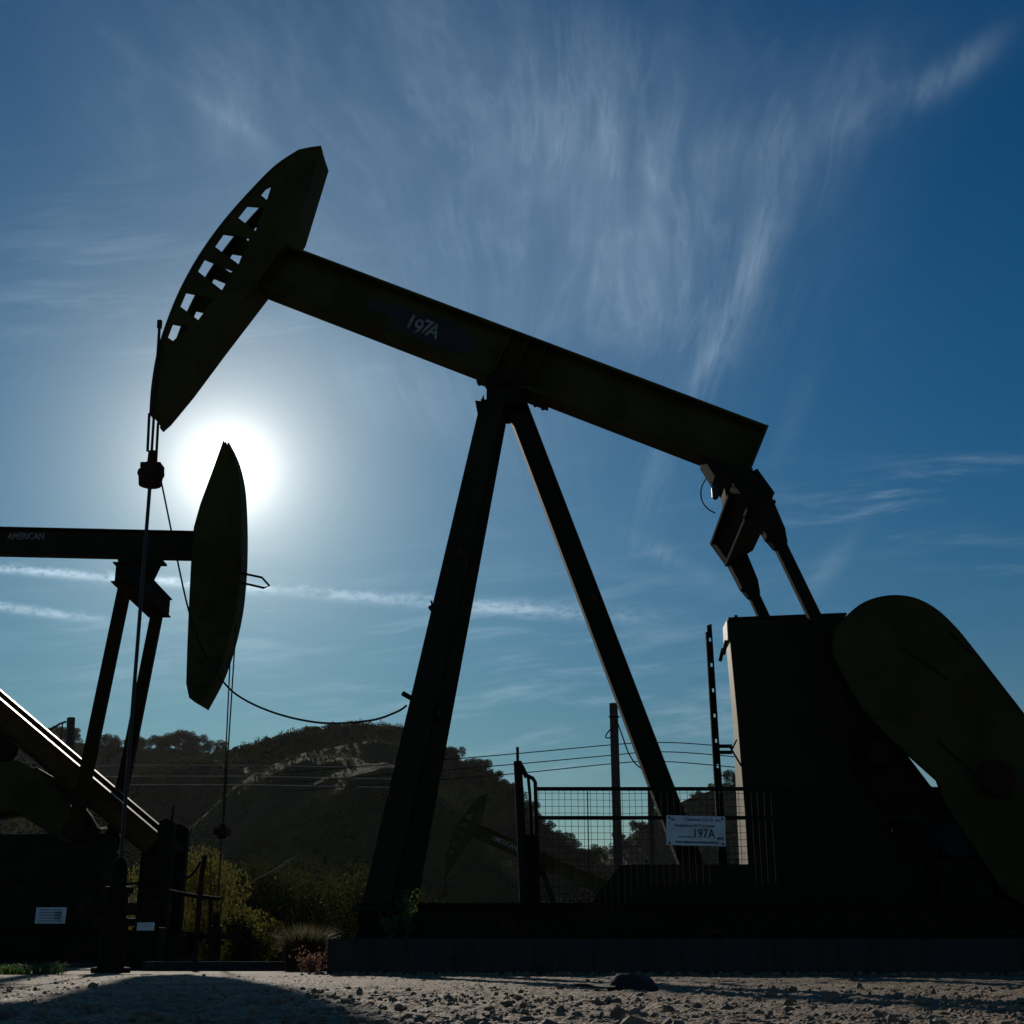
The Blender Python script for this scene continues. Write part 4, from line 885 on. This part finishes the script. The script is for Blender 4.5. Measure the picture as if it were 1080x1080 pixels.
# slack cable from carrier bar to front leg, and the thin guy wire lower down
pts = [(165, 492), (170, 508), (183, 571), (198, 640), (212, 682), (228, 709), (250, 733), (290, 752), (340, 762.5), (390, 760), (418, 751), (429, 744)]
Fh = [F1.P(a, b, -0.05 - 0.55 * (a - 165) / 264) for a, b in pts]
tag(MB().tube(smooth_line(Fh, 6), 0.009, 6).build('slack_cable', cable_m), 'slack dark cable sagging from the carrier bar to the front leg', 'cable')
tag(MB().tube(smooth_line([at(250, 938, 30), at(310, 905, 29), at(360, 862, 28), at(409, 810, 27)], 5), 0.007, 5).build('guy_wire', rod_m), 'faint thin wire rising to the right across the dark hollow', 'wire')
# pipework in front of the willow
pw = empty('pipe_stand', at(205, 1016, 15.2) * 1.0, 'crooked dark pipe stand with drooping hose left of the hanging rod', 'pipework'); 
m = MB(); m.tube([at(216, 902, 15.2), at(212, 930, 15.2), at(205, 1018, 15.2)], 0.03, 8); m.build('upright_pipe', rust_m, pw)
m = MB(); m.tube([at(178, 940, 15.2), at(205, 945, 15.2), at(232, 948, 15.2)], 0.022, 8); m.tube([at(222, 946, 15.2), at(221, 1018, 15.2)], 0.018, 8); m.build('cross_pipe', steel, pw)
m = MB(); m.tube(smooth_line([at(*q, 15.2) for q in ((181, 905), (184, 918), (193, 926), (203, 922), (212, 908))], 5), 0.014, 6); m.build('drooping_hose', cable_m, pw)
vb = empty('valve_box', at(150, 1018, 14.4), 'low dark valve box with pale top lying before the left front post', 'valve box')
q = at(154, 975, 14.4); m = MB(); m.box(q.x - 0.14, q.x + 0.14, 14.4, 14.7, 0, 0.42); m.build('body', steel, vb, 0.01); m = MB(); m.box(q.x - 0.09, q.x + 0.09, 14.39, 14.398, q.z - 0.06, q.z + 0.02); m.build('label_plate', white, vb)

# ------------------------------------------------------------------ cap and gravel
def make_cap():
    Y = 5.3; c = onz(668, 1046, 0.0); s = Y / c.y
    c = at(668, 1044, Y); c.z = 0.0; o = empty('cap', c, 'crumpled black cap with flat brim lying on the lit gravel', 'cap')
    mb = MB(); n, mrows = 40, 12; vs = []
    for j in range(mrows + 1):
        ph = j / mrows * math.pi / 2
        for i in range(n):
            a = 2 * math.pi * i / n; rr = math.cos(ph)
            x = rr * math.cos(a) * 0.097 - 0.012 * math.sin(ph); yv = rr * math.sin(a) * 0.088; z = math.sin(ph) ** 0.9 * 0.066
            f = noise.noise(V((x * 18, yv * 18, z * 40))) * 0.010 * math.sin(2 * ph + 0.3) + 0.004 * math.sin(x * 130 + z * 150) * (1 if x < 0.03 else 0.2) * math.cos(ph)
            vs.append(c + V((x * (1 + f * 3), yv, max(z + f, -0.004))))
    mb.add(vs, [(j * n + i, j * n + (i + 1) % n, (j + 1) * n + (i + 1) % n, (j + 1) * n + i) for j in range(mrows) for i in range(n)])
    cr = mb.build('crown', cloth, o, smooth=True)
    b = MB(); loop = []; N_ = 18
    top, bot = [], []
    for i in range(N_ + 1):
        t_ = i / N_
        for k in range(9):
            w_ = (k / 8 - 0.5) * 2; L_ = 0.175 * math.sqrt(max(0, 1 - (w_ * 0.9) ** 4))
            x = -0.072 - L_ * t_; yy = w_ * 0.082; z = 0.014 - 0.010 * t_ + 0.018 * t_ * t_ + 0.006 * (1 - w_ * w_) * (1 - t_)
            top.append(c + V((x, yy, z + 0.004))); bot.append(c + V((x, yy, z)))
    m9 = 9; fs = [(i * m9 + k, i * m9 + k + 1, (i + 1) * m9 + k + 1, (i + 1) * m9 + k) for i in range(N_) for k in range(8)]
    nt_ = len(top); rim = [i for i in range(9)] + [i * 9 + 8 for i in range(1, N_ + 1)] + [N_ * 9 + k for k in range(7, -1, -1)] + [i * 9 for i in range(N_ - 1, 0, -1)]
    fs2 = fs + [tuple(i + nt_ for i in reversed(f)) for f in fs] + [(rim[i], rim[(i + 1) % len(rim)], rim[(i + 1) % len(rim)] + nt_, rim[i] + nt_) for i in range(len(rim))]
    b.add(top + bot, fs2); b.build('brim', cloth, o, smooth=False)
    MB().lathe(c + V((-0.012, 0, 0.064)), V((0, 0, 1)), [(0, 0.008), (0.003, 0.008), (0.006, 0.003)], 8).build('button', cloth, cr)
make_cap()
def make_gravel():
    bm = bmesh.new(); bmesh.ops.create_icosphere(bm, subdivisions=1, radius=1.0); bv = [v.co.copy() for v in bm.verts]; bf = [tuple(v.index for v in f.verts) for f in bm.faces]; bm.free()
    rnd = random.Random(11); mb = MB()
    for _ in range(12000):
        y = 2.3 + 7.2 * rnd.random() ** 1.9; x = rnd.uniform(-1, 1) * y * 0.42
        r = min(0.0018 + abs(rnd.gauss(0, 0.0034)) * (2.3 if rnd.random() < 0.06 else 1), 0.021)
        if 5.8 < y < 9.9: r *= 0.6
        if _ % 24 == 0: y = 10.14 - 0.16 * rnd.random() ** 2; x = rnd.uniform(-1.5, 4.2); r = rnd.uniform(0.006, 0.022)
        if abs(x - 0.45) < 0.25 and 4.9 < y < 5.6: continue
        sx, sy, sz = r * rnd.uniform(0.8, 1.5), r * rnd.uniform(0.8, 1.4), r * rnd.uniform(0.5, 1.0); rot = Matrix.Rotation(rnd.uniform(0, 6.28), 3, 'Z') @ Matrix.Rotation(rnd.gauss(0, 0.5), 3, 'X')
        sdv = V((rnd.random() * 50, rnd.random() * 50, 0))
        mb.add([rot @ V((p.x * sx, p.y * sy, p.z * sz)) * (1 + 0.35 * noise.noise(p * 1.7 + sdv)) + V((x, y, sz * 0.45)) for p in bv], bf)
    tag(mb.build('gravel', gravel_m, recalc=False), 'loose gravel scattered over the foreground', 'gravel', kind='stuff')
make_gravel()

# ------------------------------------------------------------------ thin valley haze
hzb = MB().box(-1650, 1650, -430, 1960, -6.0, 96.0)
hm_ = bpy.data.materials.new('valley_haze'); hm_.use_nodes = True; nt = hm_.node_tree
for n in list(nt.nodes):
    if n.type != 'OUTPUT_MATERIAL': nt.nodes.remove(n)
pv = nt.nodes.new('ShaderNodeVolumePrincipled'); pv.inputs['Color'].default_value = (0.92, 0.94, 0.95, 1); pv.inputs['Density'].default_value = 0.00003; pv.inputs['Anisotropy'].default_value = 0.5
nt.links.new(pv.outputs[0], [n for n in nt.nodes if n.type == 'OUTPUT_MATERIAL'][0].inputs['Volume'])
tag(hzb.build('haze', hm_), 'thin pale haze hanging in the valley air', 'haze', kind='stuff')
